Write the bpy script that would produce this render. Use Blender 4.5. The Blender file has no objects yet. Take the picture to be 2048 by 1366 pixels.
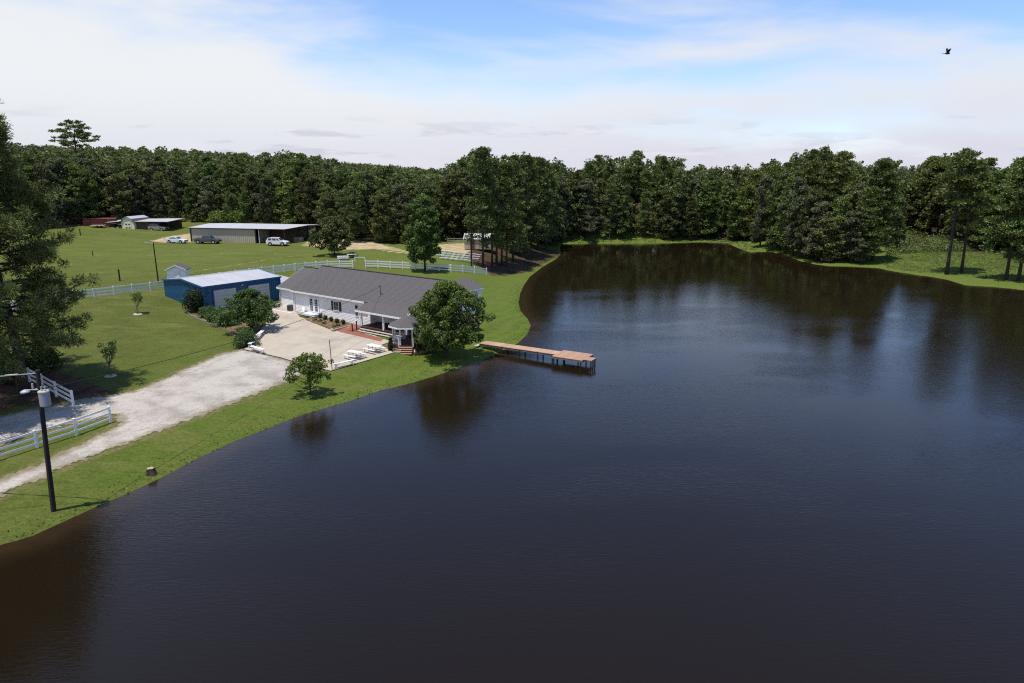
import bpy, bmesh, math, random
import numpy as np
from mathutils import Vector, Matrix
rnd = random.Random(7)
sc = bpy.context.scene
C = sc.collection

# ------------------------------------------------------------------ camera
FPX, CAMH, YHOR = 1365.0, 20.5, 350.0
PITCH = math.atan((683-YHOR)/FPX); cp, sp = math.cos(PITCH), math.sin(PITCH)
cam = bpy.data.objects.new('camera', bpy.data.cameras.new('camera')); C.objects.link(cam)
cam.location = (0, 0, CAMH); cam.rotation_euler = (math.pi/2-PITCH, 0, 0)
cam.data.sensor_width = 36; cam.data.lens = 36*FPX/2048
cam.data.clip_start = .5; cam.data.clip_end = 6000
sc.camera = cam
# ------------------------------------------------------------------ world and sun
SHX, SHY = 0.20, 0.19                    # ground shadow of one metre of height
SUN_EL = math.atan(1/math.hypot(SHX, SHY))
world = bpy.data.worlds.new('World'); sc.world = world; world.use_nodes = True
def build_world():
    nt = world.node_tree; N = nt.nodes; L = nt.links; N.clear()
    def nd(t, **k):
        n = N.new(t)
        for a, b in k.items(): setattr(n, a, b)
        return n
    def m(op, a, b=None, c=None, clamp=False):
        n = nd('ShaderNodeMath', operation=op, use_clamp=clamp)
        for i, v in enumerate((a, b, c)):
            if v is None: continue
            if isinstance(v, (int, float)): n.inputs[i].default_value = v
            else: L.new(v, n.inputs[i])
        return n.outputs[0]
    def mr(v, a, b, c=0., d=1.):
        n = nd('ShaderNodeMapRange', interpolation_type='SMOOTHSTEP')
        L.new(v, n.inputs[0])
        for i, q in enumerate((a, b, c, d)): n.inputs[i+1].default_value = q
        return n.outputs[0]
    tc = nd('ShaderNodeTexCoord')
    sep = nd('ShaderNodeSeparateXYZ'); L.new(tc.outputs['Generated'], sep.inputs[0])
    X, Y, Z = sep.outputs
    def noise(scale, sx, sz, det=6, rough=.55, dist=0., off=0.):
        mp = nd('ShaderNodeMapping'); mp.inputs['Scale'].default_value = (sx, sx, sz); mp.inputs['Location'].default_value = (off, off*.7, off*.3)
        mp.inputs['Rotation'].default_value = (0, .05, 0)
        L.new(tc.outputs['Generated'], mp.inputs[0])
        n = nd('ShaderNodeTexNoise'); n.inputs['Scale'].default_value = scale; n.inputs['Detail'].default_value = det
        n.inputs['Roughness'].default_value = rough; n.inputs['Distortion'].default_value = dist
        L.new(mp.outputs[0], n.inputs['Vector']); return n.outputs[0]
    sky = nd('ShaderNodeTexSky', sky_type='NISHITA', sun_disc=False)
    sky.sun_elevation = SUN_EL; sky.sun_rotation = math.atan2(-SHX, -SHY)
    sky.air_density = 1.0; sky.dust_density = 0.; sky.ozone_density = 3.0; sky.altitude = 300
    skc = nd('ShaderNodeMix', data_type='RGBA', blend_type='MULTIPLY'); skc.inputs[0].default_value = 1
    L.new(sky.outputs[0], skc.inputs[6]); skc.inputs[7].default_value = SKYTINT
    big = noise(1.0, 1.9, 6.0, 4, .5, .5, OFF1)
    fine = noise(1.0, 4.5, 22, 7, .6, .8, 9.1)
    cov = m('ADD', m('MULTIPLY', m('SUBTRACT', big, .5), 2.8), m('MULTIPLY', m('SUBTRACT', fine, .5), .8))
    band = m('MULTIPLY', mr(Z, .05, .10), mr(Z, .11, .20, 1, 0))
    cov = m('ADD', cov, m('MULTIPLY', band, .45))
    cov = m('ADD', cov, m('MULTIPLY', mr(X, -.62, -.12, 1, 0), .85))
    cov = m('ADD', cov, mr(Z, .02, .13, 1.3, 0.))
    cov = m('ADD', cov, COVB)
    covf = m('MULTIPLY', mr(cov, 0., 1.0), mr(Z, .26, .5, .97, .12))
    # cloud colour: bright white, faintly lavender low down and to the right
    lav = mr(Z, .0, .12, 1., 0.)
    lav = m('ADD', m('MULTIPLY', lav, .75), m('MULTIPLY', mr(X, -.3, .5), .35), clamp=True)
    cc = nd('ShaderNodeMix', data_type='RGBA'); L.new(lav, cc.inputs[0])
    cc.inputs[6].default_value = (.93, .95, .97, 1); cc.inputs[7].default_value = (.75, .75, .86, 1)
    # small cumulus puffs near the horizon
    puff = noise(1.0, 7.5, 44, 6, .55, .2, 4.2)
    pm = m('MULTIPLY', mr(puff, .52, .60), m('MULTIPLY', mr(Z, .018, .03), mr(Z, .055, .085, 1, 0)))
    shade = noise(1.0, 9, 60, 5, .6, .3, 7.7)
    pc = nd('ShaderNodeMix', data_type='RGBA'); L.new(mr(shade, .42, .58), pc.inputs[0])
    pc.inputs[6].default_value = (.56, .56, .70, 1); pc.inputs[7].default_value = (.93, .88, .93, 1)
    base = nd('ShaderNodeMix', data_type='RGBA'); L.new(covf, base.inputs[0])
    b1 = nd('ShaderNodeMix', data_type='RGBA'); L.new(m('MULTIPLY', pm, .5), b1.inputs[0])
    L.new(cc.outputs[2], b1.inputs[6]); L.new(pc.outputs[2], b1.inputs[7])
    bg1 = nd('ShaderNodeBackground'); L.new(skc.outputs[2], bg1.inputs[0]); bg1.inputs[1].default_value = SKYSTR
    bg2 = nd('ShaderNodeBackground'); L.new(b1.outputs[2], bg2.inputs[0]); bg2.inputs[1].default_value = CLOUDSTR
    mx = nd('ShaderNodeMixShader'); L.new(covf, mx.inputs[0]); L.new(bg1.outputs[0], mx.inputs[1]); L.new(bg2.outputs[0], mx.inputs[2])
    out = nd('ShaderNodeOutputWorld'); L.new(mx.outputs[0], out.inputs[0])

SKYTINT = (.92, .98, 1.12, 1); SKYSTR = .165; CLOUDSTR = .93; OFF1 = 11.7; COVB = .03
build_world()
sl = bpy.data.lights.new('sun', 'SUN'); sl.energy = 5.0; sl.angle = math.radians(.53); sl.color = (1, .955, .88)
so = bpy.data.objects.new('sun', sl); C.objects.link(so); so.location = (-20, 0, 80)
so.rotation_euler = Vector((SHX, SHY, -1)).to_track_quat('-Z', 'Y').to_euler()
sc.view_settings.view_transform = 'Standard'; sc.view_settings.look = 'None'
sc.view_settings.exposure = 0; sc.view_settings.gamma = 1
sc.render.engine = 'CYCLES'
sc.cycles.max_bounces = 5; sc.cycles.diffuse_bounces = 2; sc.cycles.glossy_bounces = 3; sc.cycles.transparent_max_bounces = 8
sc.cycles.use_denoising = False; sc.cycles.filter_width = 1.15

# ------------------------------------------------------------------ positions
def ray(px, py):
    a = (px-1024)/FPX; b = (py-683)/FPX
    return np.array([a, cp-b*sp, -sp-b*cp])
def onz(px, py, z):
    d = ray(px, py); return np.array([0, 0, CAMH]) + d*((z-CAMH)/d[2])
shore_px = [(-40, 1106), (0, 1090), (60, 1074), (130, 1042), (200, 1010), (260, 985), (330, 952), (400, 914), (470, 882), (540, 855), (600, 831), (650, 816),
 (700, 802), (760, 781), (820, 767), (870, 752), (920, 735), (960, 721), (992, 708), (1010, 699), (1035, 687), (1055, 668), (1062, 651), (1055, 637), (1041, 622),
 (1037, 606), (1040, 588), (1048, 570), (1060, 553), (1085, 534), (1112, 518), (1122, 508), (1120, 498), (1122, 488), (1180, 487), (1290, 487), (1340, 486), (1400, 484), (1455, 486),
 (1475, 496), (1498, 505), (1527, 503), (1560, 507), (1600, 523), (1650, 532), (1700, 533), (1754, 536), (1800, 545), (1835, 550), (1890, 558), (1925, 570),
 (1990, 574), (2048, 580), (2130, 592)]
shore = [tuple(onz(x, y, 0)[:2]) for x, y in shore_px] + [(135, 100), (150, 60), (150, -60), (-110, -60), (-95, 0), (-60, 22), (-40, 28)]
SH = np.array(shore)
def sdist(x, y, poly=None):
    """signed distance to a polygon: negative inside"""
    P = SH if poly is None else np.asarray(poly)
    x = np.asarray(x, float); y = np.asarray(y, float)
    d = np.full(x.shape, 1e9); ins = np.zeros(x.shape, bool)
    n = len(P)
    for i in range(n):
        ax, ay = P[i]; bx, by = P[(i+1) % n]
        ex, ey = bx-ax, by-ay
        t = np.clip(((x-ax)*ex+(y-ay)*ey)/(ex*ex+ey*ey+1e-9), 0, 1)
        d = np.minimum(d, np.hypot(x-ax-t*ex, y-ay-t*ey))
        c = (ay > y) != (by > y)
        with np.errstate(divide='ignore', invalid='ignore'):
            xi = ax+(y-ay)/(by-ay if by != ay else 1e-9)*(bx-ax)
        ins ^= c & (x < xi)
    return np.where(ins, -d, d)
hp = np.array([(-28, 38, .7), (-36, 52, .85), (-45, 45, .9), (-19, 68, 1.0), (-31, 77, 1.2), (-13, 74, 1.1), (-20, 88, 1.5), (-33, 99, 1.6), (-43, 94, 1.5), (-35, 104, 1.7),
 (-52, 101, 2.9), (-60, 118, 4.2), (-30, 124, 3.8), (-4, 121, 2.7), (-53, 153, 5.0), (-76, 163, 5.3), (-97, 177, 6.9), (-5, 150, 3.7), (0, 180, 4.0), (-60, 200, 8.0),
 (-110, 215, 10.5), (-20, 210, 6), (-60, 80, 2.0), (-70, 60, 1.8), (-95, 100, 4), (-130, 130, 7), (-150, 200, 12), (30, 110, .9), (20, 160, .9), (60, 215, 1.2), (120, 145, 1.0), (100, 170, 1.3), (75, 190, 1.1),
 (0, 260, 8), (100, 300, 5), (300, 300, 6), (-200, 300, 19), (-100, 300, 15), (-300, 150, 14), (0, 800, 10), (700, 800, 8), (-700, 900, 40), (700, 0, 4), (-700, 0, 8), (-150, -60, 2), (200, -60, 2), (160, 100, 1.0), (200, 200, 2.5), (-300, 600, 34), (0, 450, 8), (1500, 2500, 6), (-1500, 2500, 30)], float)
def _fit():
    n = len(hp); D = np.hypot(hp[:, None, 0]-hp[None, :, 0], hp[:, None, 1]-hp[None, :, 1])
    A = np.zeros((n+1, n+1)); A[:n, :n] = -D; A[:n, n] = 1; A[n, :n] = 1
    return np.linalg.solve(A, np.append(hp[:, 2], 0))
HW = _fit()
def hill(x, y):
    r = np.full(np.shape(x), HW[-1])
    for i in range(len(hp)): r = r - HW[i]*np.sqrt((x-hp[i, 0])**2+(y-hp[i, 1])**2+4)
    return r
def smooth(t): t = np.clip(t, 0, 1); return t*t*(3-2*t)
PADS = []
def height(x, y, pads=True):
    x = np.asarray(x, float); y = np.asarray(y, float)
    d = sdist(x, y)
    h = np.maximum(hill(x, y), .45)
    dp = np.maximum(d, 0)
    land = .28*(1-np.exp(-dp/.7)) + (h-.28)*smooth(dp/15)
    z = np.where(d < 0, np.maximum(d*.35, -1.4), land)
    z = z + np.where(d > 4, .05*np.sin(x*.35+1)*np.cos(y*.27)*smooth((d-4)/6), 0)
    if pads:
        for poly, zf, w in PADS:
            dd = sdist(x, y, poly)
            t = smooth(1-dd/w)
            z = z*(1-t) + zf(x, y)*t
    return z
def G(px, py):
    d = ray(px, py); t = 15.0; o = np.array([0, 0, CAMH])
    if d[2] >= -1e-3: return o+d*900
    lo = 10.0; step = 1.0; t = lo
    ts = np.arange(10, 900, 1.0); pts = o+np.outer(ts, d)
    hh = height(pts[:, 0], pts[:, 1]); hh = np.maximum(hh, 0)
    k = np.argmax(pts[:, 2] < hh)
    a, b = ts[max(k-1, 0)], ts[k]
    for _ in range(12):
        m_ = (a+b)/2; p = o+d*m_
        if p[2] < max(float(height(p[0:1], p[1:2])[0]), 0): b = m_
        else: a = m_
    return o+d*b
def zat(x, y): return float(height(np.array([x]), np.array([y]))[0])
def patio_z(x, y): return 1.02+.0215*(np.asarray(y)-67.6)

# house and garage frames
HTH = -.637; HO = np.array([-8.3, 85.5]); HA = np.array([math.cos(HTH), math.sin(HTH)]); HN = np.array([-HA[1], HA[0]])
GTH = .92; GO = np.array([-43.23, 94.44]); GA = np.array([math.cos(GTH), math.sin(GTH)]); GN = np.array([-GA[1], GA[0]])
TTH = -.21; TO = np.array([-75.8, 162.6]); TA = np.array([math.cos(TTH), math.sin(TTH)]); TN = np.array([-TA[1], TA[0]])
def fr(O, A, Nn, u, v): return tuple(O+A*u+Nn*v)
patio_px = [(488, 698), (508, 672), (528, 652), (545, 624), (543, 606), (572, 606), (590, 622), (600, 634), (640, 645), (720, 660), (775, 678), (783, 682), (762, 690), (787, 705), (662, 741), (610, 729), (560, 714)]
patio_poly = []
for x, y in patio_px:
    p = onz(x, y, 1.25)
    for _ in range(6): p = onz(x, y, float(patio_z(0, p[1])))
    patio_poly.append((p[0], p[1]))
house_poly = [fr(HO, HA, HN, u, v) for u, v in ((-28.4, -5.2), (-24, -5.6), (1.2, -7.6), (1.2, 5.6), (-28.4, 5.6))]
PADS.append((patio_poly, lambda x, y: patio_z(x, y)-.10, 3.5))
PADS.append((house_poly, lambda x, y: 1.36+0*x, 3.0))
tan_poly = [fr(TO, TA, TN, u, v) for u, v in ((0, 0), (24, 0), (24, 15), (0, 15))]
PADS.append((tan_poly, lambda x, y: 5.15+0*x, 5.0))

# ------------------------------------------------------------------ materials
def mat(name, col, rough=.8, var=.0, vscale=3., bump=0., bscale=20., metal=0., spec=.3, col2=None, c2s=1., c2lo=.45, c2hi=.6, island=0., objvar=0., stretch=(1, 1, 1), transl=0., coat=0.):
    m = bpy.data.materials.new(name); m.use_nodes = True
    nt = m.node_tree; N, L = nt.nodes, nt.links
    b = N['Principled BSDF']; b.inputs['Roughness'].default_value = rough; b.inputs['Metallic'].default_value = metal
    b.inputs['Specular IOR Level'].default_value = spec
    tc = N.new('ShaderNodeTexCoord'); mp = N.new('ShaderNodeMapping'); L.new(tc.outputs['Object'], mp.inputs[0]); mp.inputs['Scale'].default_value = stretch
    rgb = N.new('ShaderNodeRGB'); rgb.outputs[0].default_value = (*col, 1); cur = rgb.outputs[0]
    def noise(s, det=5):
        n = N.new('ShaderNodeTexNoise'); n.inputs['Scale'].default_value = s; n.inputs['Detail'].default_value = det; L.new(mp.outputs[0], n.inputs['Vector']); return n.outputs[0]
    def mrange(v, a, b_, c, d):
        r = N.new('ShaderNodeMapRange'); L.new(v, r.inputs[0])
        for i, q in enumerate((a, b_, c, d)): r.inputs[i+1].default_value = q
        return r.outputs[0]
    if col2 is not None:
        mx = N.new('ShaderNodeMix'); mx.data_type = 'RGBA'; L.new(mrange(noise(c2s), c2lo, c2hi, 0, 1), mx.inputs[0]); L.new(cur, mx.inputs[6]); mx.inputs[7].default_value = (*col2, 1); cur = mx.outputs[2]
    vals = []
    if var: vals.append(mrange(noise(vscale), .25, .75, 1-var, 1+var))
    if island:
        g = N.new('ShaderNodeNewGeometry'); vals.append(mrange(g.outputs['Random Per Island'], 0, 1, 1-island, 1+island))
    if objvar:
        o = N.new('ShaderNodeObjectInfo'); vals.append(mrange(o.outputs['Random'], 0, 1, 1-objvar, 1+objvar))
    for v in vals:
        mx = N.new('ShaderNodeVectorMath'); mx.operation = 'SCALE'; L.new(cur, mx.inputs[0]); L.new(v, mx.inputs['Scale']); cur = mx.outputs[0]
    L.new(cur, b.inputs['Base Color'])
    if bump:
        bp = N.new('ShaderNodeBump'); bp.inputs['Strength'].default_value = bump; bp.inputs['Distance'].default_value = .03
        L.new(noise(bscale, 4), bp.inputs['Height']); L.new(bp.outputs[0], b.inputs['Normal'])
    if transl:
        tr = N.new('ShaderNodeBsdfTranslucent'); ms = N.new('ShaderNodeMixShader'); ms.inputs[0].default_value = transl
        sc_ = N.new('ShaderNodeVectorMath'); sc_.operation = 'MULTIPLY'; L.new(cur, sc_.inputs[0]); sc_.inputs[1].default_value = (1.3, 1.5, .6)
        L.new(sc_.outputs[0], tr.inputs[0]); L.new(b.outputs[0], ms.inputs[1]); L.new(tr.outputs[0], ms.inputs[2])
        L.new(ms.outputs[0], N['Material Output'].inputs[0])
    return m
M = {}
M['white'] = mat('white_paint', (.74, .74, .73), .55, var=.05, vscale=4)
M['vinyl'] = mat('white_vinyl', (.72, .72, .70), .45, var=.06, vscale=1.5)
M['siding'] = mat('lap_siding', (.88, .84, .80), .6, var=.04, vscale=2)
M['dark'] = mat('dark_void', (.012, .012, .013), .6)
M['glass'] = mat('window_glass', (.02, .024, .03), .08, spec=.6)
M['shutter'] = mat('black_shutter', (.012, .012, .014), .5)
M['shingle'] = mat('asphalt_shingle', (.108, .098, .096), .95, var=.34, vscale=11, bump=.8, bscale=14, col2=(.078, .068, .067), c2s=6, c2lo=.45, c2hi=.65, stretch=(1, 2.2, 1))
M['ridge'] = mat('ridge_cap', (.055, .05, .052), .95, var=.15, vscale=6)
M['blue'] = mat('blue_steel_cladding', (.020, .10, .20), .45, var=.06, vscale=1.2, spec=.4)
M['bluetrim'] = mat('blue_trim', (.02, .10, .21), .4)
M['metalroof'] = mat('galvanised_roof', (.47, .46, .47), .5, var=.10, vscale=.7, spec=.4, metal=.1, stretch=(1, .2, 1))
M['doorwhite'] = mat('roller_door_white', (.52, .49, .47), .55, var=.05, vscale=2)
M['tan'] = mat('tan_steel_cladding', (.40, .35, .265), .55, var=.05, vscale=1)
M['darktrim'] = mat('dark_bronze_trim', (.018, .016, .014), .5)
M['brown'] = mat('brown_deck', (.085, .035, .028), .75, var=.2, vscale=5)
M['cedar'] = mat('new_deck_board', (.40, .235, .155), .8, var=.1, vscale=3, objvar=.12)
M['deckboard'] = mat('tan_pier_board', (.44, .275, .175), .8, var=.1, vscale=3, objvar=.13)
M['greywood'] = mat('weathered_wood', (.17, .15, .135), .9, var=.2, vscale=6)
M['darkwood'] = mat('creosote_wood', (.028, .022, .018), .9, var=.35, vscale=4)
M['brick'] = mat('red_brick_paving', (.30, .105, .07), .9, var=.2, vscale=8)
M['mulch'] = mat('bark_mulch', (.115, .065, .035), 1., var=.5, vscale=8, bump=1., bscale=12, col2=(.20, .15, .07), c2s=3)
M['concrete'] = mat('broom_concrete', (.42, .36, .28), .9, var=.07, vscale=.9, bump=.3, bscale=30, col2=(.35, .295, .23), c2s=.35, c2lo=.45, c2hi=.7)
M['curb'] = mat('pale_concrete_edge', (.40, .37, .31), .9, var=.1, vscale=3)
M['bark'] = mat('bark', (.055, .042, .034), 1., var=.4, vscale=7, bump=1, bscale=8, stretch=(1, 1, .3))
M['palebark'] = mat('pale_bark', (.15, .125, .10), 1., var=.3, vscale=5, stretch=(1, 1, .3))
M['grey'] = mat('galvanised_grey', (.35, .36, .38), .5, metal=.2)
M['carwhite'] = mat('white_car_paint', (.72, .72, .73), .22, spec=.5)
M['cargrey'] = mat('grey_car_paint', (.085, .095, .115), .25, spec=.6, metal=.3)
M['cartan'] = mat('champagne_car_paint', (.25, .23, .19), .3, spec=.5)
M['tyre'] = mat('tyre_rubber', (.012, .012, .012), .9)
M['rim'] = mat('alloy_rim', (.45, .45, .46), .3, metal=.5)
M['red'] = mat('rusty_red_container', (.22, .05, .035), .7, var=.3, vscale=1)
M['yellow'] = mat('faded_yellow_paint', (.40, .27, .04), .6, var=.15)
M['cream'] = mat('cream_shed_paint', (.70, .66, .47), .7, var=.06)
M['plank'] = mat('brown_barn_planks', (.09, .06, .042), .9, var=.35, vscale=3, stretch=(.6, .6, 4))
M['cut'] = mat('cut_wood', (.36, .27, .17), .9, var=.15, vscale=9)
M['lamp'] = mat('lens_cover', (.5, .48, .42), .3)
M['birdm'] = mat('dark_feathers', (.02, .022, .03), .7)
def leafmat(name, col, island=.6, objvar=.28, tr=.25):
    m = mat(name, col, .6, island=island, objvar=objvar, transl=tr, spec=.3, var=.25, vscale=.35)
    nt = m.node_tree; N, L = nt.nodes, nt.links
    rgb = next(n for n in N if n.bl_idname == 'ShaderNodeRGB'); tgt = [l.to_socket for l in rgb.outputs[0].links]
    hs = N.new('ShaderNodeHueSaturation'); oi = N.new('ShaderNodeObjectInfo'); mrn = N.new('ShaderNodeMapRange')
    mu = N.new('ShaderNodeMath'); mu.operation = 'FRACT'; m2 = N.new('ShaderNodeMath'); m2.operation = 'MULTIPLY'; m2.inputs[1].default_value = 7.31
    L.new(oi.outputs['Random'], m2.inputs[0]); L.new(m2.outputs[0], mu.inputs[0]); L.new(mu.outputs[0], mrn.inputs[0])
    k = objvar*.10; mrn.inputs[3].default_value = .5-k*1.3; mrn.inputs[4].default_value = .5+k*.1
    L.new(mrn.outputs[0], hs.inputs['Hue']); hs.inputs['Saturation'].default_value = .95; L.new(rgb.outputs[0], hs.inputs['Color'])
    for t in tgt: L.new(hs.outputs[0], t)
    return m
M['leaf'] = leafmat('broadleaf_foliage', (.086, .108, .029))
M['leaf2'] = leafmat('grey_green_foliage', (.084, .098, .044))
M['leafy'] = leafmat('fresh_green_foliage', (.082, .128, .022))
M['oak'] = leafmat('shade_tree_foliage', (.092, .135, .020), objvar=.02)
M['lime'] = leafmat('lime_young_foliage', (.13, .18, .028), objvar=.05)  # lime green leaf colour of the young trees and bushy mounds
M['needle'] = leafmat('pine_needles', (.100, .138, .030), tr=.12)
M['bushm'] = leafmat('clipped_shrub_foliage', (.065, .115, .022), objvar=.05, tr=.18)
M['holly'] = leafmat('dark_holly_foliage', (.020, .040, .012), objvar=.05, tr=.08)
M['weed'] = leafmat('marsh_undergrowth', (.10, .14, .035), objvar=.05)
M['tuft'] = leafmat('bank_grass_tufts', (.10, .14, .028), objvar=.05)
M['straw'] = leafmat('drooping_ornamental_grass', (.25, .20, .08), objvar=.1)
M['flower'] = mat('white_blossom', (.7, .68, .62), .6, island=.2)

# ------------------------------------------------------------------ mesh helpers
class MB:
    def __init__(s): s.v = []; s.f = []
    def add(s, vs, fs):
        o = len(s.v); s.v += [tuple(map(float, p)) for p in vs]; s.f += [tuple(i+o for i in f) for f in fs]; return s
    def box(s, cx, cy, cz, sx, sy, sz, rz=0.):
        c, q = math.cos(rz), math.sin(rz); vs = []
        for dz in (-.5, .5):
            for dx, dy in ((-.5, -.5), (.5, -.5), (.5, .5), (-.5, .5)):
                x, y = dx*sx, dy*sy; vs.append((cx+x*c-y*q, cy+x*q+y*c, cz+dz*sz))
        return s.add(vs, [(3, 2, 1, 0), (4, 5, 6, 7), (0, 1, 5, 4), (1, 2, 6, 5), (2, 3, 7, 6), (3, 0, 4, 7)])
    def beam(s, p, q, w, h):
        p = Vector(p); q = Vector(q); d = (q-p).normalized(); u = Vector((0, 0, 1))
        if abs(d.z) > .95: u = Vector((0, 1, 0))
        r = d.cross(u).normalized()*w/2; t = r.cross(d).normalized()*h/2
        vs = [p-r-t, p+r-t, p+r+t, p-r+t, q-r-t, q+r-t, q+r+t, q-r+t]
        return s.add(vs, [(0, 1, 2, 3), (7, 6, 5, 4), (0, 4, 5, 1), (1, 5, 6, 2), (2, 6, 7, 3), (3, 7, 4, 0)])
    def tube(s, pts, rad, n=6):
        pts = [Vector(p) for p in pts]; o = len(s.v)
        for i, p in enumerate(pts):
            d = (pts[min(i+1, len(pts)-1)]-pts[max(i-1, 0)]).normalized()
            u = Vector((1, 0, 0)) if abs(d.x) < .8 else Vector((0, 1, 0))
            a = d.cross(u).normalized(); b = d.cross(a)
            for k in range(n):
                t = 2*math.pi*k/n; s.v.append(tuple(p+(a*math.cos(t)+b*math.sin(t))*rad[i]))
        for i in range(len(pts)-1):
            for k in range(n):
                s.f.append((o+i*n+k, o+i*n+(k+1) % n, o+(i+1)*n+(k+1) % n, o+(i+1)*n+k))
        s.f.append(tuple(o+k for k in range(n))[::-1]); s.f.append(tuple(o+(len(pts)-1)*n+k for k in range(n)))
        return s
    def prism(s, poly, z0, z1):
        n = len(poly); g = lambda z, p: z(*p) if callable(z) else z
        vs = [(x, y, g(z0, (x, y))) for x, y in poly]+[(x, y, g(z1, (x, y))) for x, y in poly]
        return s.add(vs, [tuple(range(n))[::-1], tuple(range(n, 2*n))]+[(i, (i+1) % n, (i+1) % n+n, i+n) for i in range(n)])
    def side(s, prof, y0, y1, taper=None):
        """profile in x,z swept along y"""
        n = len(prof)
        vs = [(x, y0, z) for x, z in prof]+[(x, y1, z) for x, z in prof]
        return s.add(vs, [tuple(range(n)), tuple(range(n, 2*n))[::-1]]+[(i+n, (i+1) % n+n, (i+1) % n, i) for i in range(n)])
    def slab(s, quad, th):
        """a sheet through four corners given thickness downwards"""
        n = len(quad); vs = [tuple(p) for p in quad]+[(p[0], p[1], p[2]-th) for p in quad]
        return s.add(vs, [tuple(range(n)), tuple(range(n, 2*n))[::-1]]+[(i+n, (i+1) % n+n, (i+1) % n, i) for i in range(n)])
    def mesh(s, name, m, origin=(0, 0, 0), smooth_=False):
        me = bpy.data.meshes.new(name); ox, oy, oz = origin
        me.from_pydata([(x-ox, y-oy, z-oz) for x, y, z in s.v], [], s.f)
        if m is not None: me.materials.append(m)
        bm = bmesh.new(); bm.from_mesh(me); bmesh.ops.recalc_face_normals(bm, faces=bm.faces); bm.to_mesh(me); bm.free()
        if smooth_: me.shade_smooth()
        return me
    def obj(s, name, m, parent=None, origin=(0, 0, 0), smooth_=False, **k):
        return link(name, s.mesh(name, m, origin, smooth_), parent, **k)
def link(name, me, parent=None, loc=None, rotz=0., kind=None, label=None, cat=None, group=None):
    o = bpy.data.objects.new(name, me); C.objects.link(o)
    if parent is not None: o.parent = parent
    if loc is not None: o.location = loc
    if rotz: o.rotation_euler = (0, 0, rotz)
    if kind: o['kind'] = kind
    if label: o['label'] = label
    if cat: o['category'] = cat
    if group: o['group'] = group
    return o
def thing(name, label, cat, loc=(0, 0, 0), rotz=0., group=None):
    return link(name, None, None, tuple(map(float, loc)), rotz, label=label, cat=cat, group=group)
def kids(o): return KIDS.get(o.name, [])
def copy_thing(root, loc, rotz=0., label=None, group=None, scale=None, children=None):
    r = root.copy(); C.objects.link(r); r.location = loc; r.rotation_euler = (0, 0, rotz)
    if label: r['label'] = label
    if group: r['group'] = group
    if scale is not None: r.scale = scale
    for ch in (children if children is not None else root.children):
        c = ch.copy(); C.objects.link(c); c.parent = r
        for g in ch.children:
            d = g.copy(); C.objects.link(d); d.parent = c
    return r
def fastmesh(name, V, Q, m, smooth_=False):
    """V (n,3) array, Q (k,4) quads or (k,3) triangles"""
    me = bpy.data.meshes.new(name); V = np.asarray(V, np.float32); Q = np.asarray(Q, np.int32); k, w = Q.shape
    me.vertices.add(len(V)); me.vertices.foreach_set('co', V.ravel())
    me.loops.add(k*w); me.loops.foreach_set('vertex_index', Q.ravel())
    me.polygons.add(k); me.polygons.foreach_set('loop_start', np.arange(0, k*w, w, dtype=np.int32)); me.polygons.foreach_set('loop_total', np.full(k, w, np.int32))
    me.update(calc_edges=True); me.validate()
    if m is not None: me.materials.append(m)
    if smooth_: me.shade_smooth()
    return me

# ------------------------------------------------------------------ foliage
def unit(a): return a/np.maximum(np.linalg.norm(a, axis=1, keepdims=True), 1e-6)
def leafcards(clumps, n, size, rng, aspect=1., up=.35, radial=False, inner=.5, droop=0.):
    """clumps rows: x y z rx rz ; returns verts, quads of n leaf cards"""
    c = np.asarray(clumps, float); w = c[:, 3]*c[:, 3]; w = w/w.sum()
    k = rng.choice(len(c), n, p=w); d = unit(rng.normal(size=(n, 3)))
    r = inner+(1-inner)*rng.random(n)**.7
    off = d*r[:, None]; off[:, 0] *= c[k, 3]; off[:, 1] *= c[k, 3]; off[:, 2] *= c[k, 4]
    p = c[k, :3]+off
    nrm = unit(d*.7+unit(rng.normal(size=(n, 3)))*.9+np.array([0, 0, up]))
    if radial: t = unit(d+unit(rng.normal(size=(n, 3)))*.5+np.array([0, 0, .25]))
    else: t = unit(rng.normal(size=(n, 3)))
    t = unit(t-nrm*(t*nrm).sum(1, keepdims=True)) if not radial else t
    b = unit(np.cross(nrm, t)); s = size*(.55+.8*rng.random(n))[:, None]
    t = t*s*.5; b = b*s*.5*aspect
    t[:, 2] -= droop*size
    V = np.stack([p-t*.9-b*.5, p-b*.1-t*.2+b*1.0*.9, p+t, p+t*.1-b*1.0], 1).reshape(-1, 3)
    Q = np.arange(4*n).reshape(-1, 4)
    return V, Q
def crownmesh(name, clumps, n, size, seed, m, **k):
    V, Q = leafcards(clumps, n, size, np.random.default_rng(seed), **k); return fastmesh(name, V, Q, m)
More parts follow.
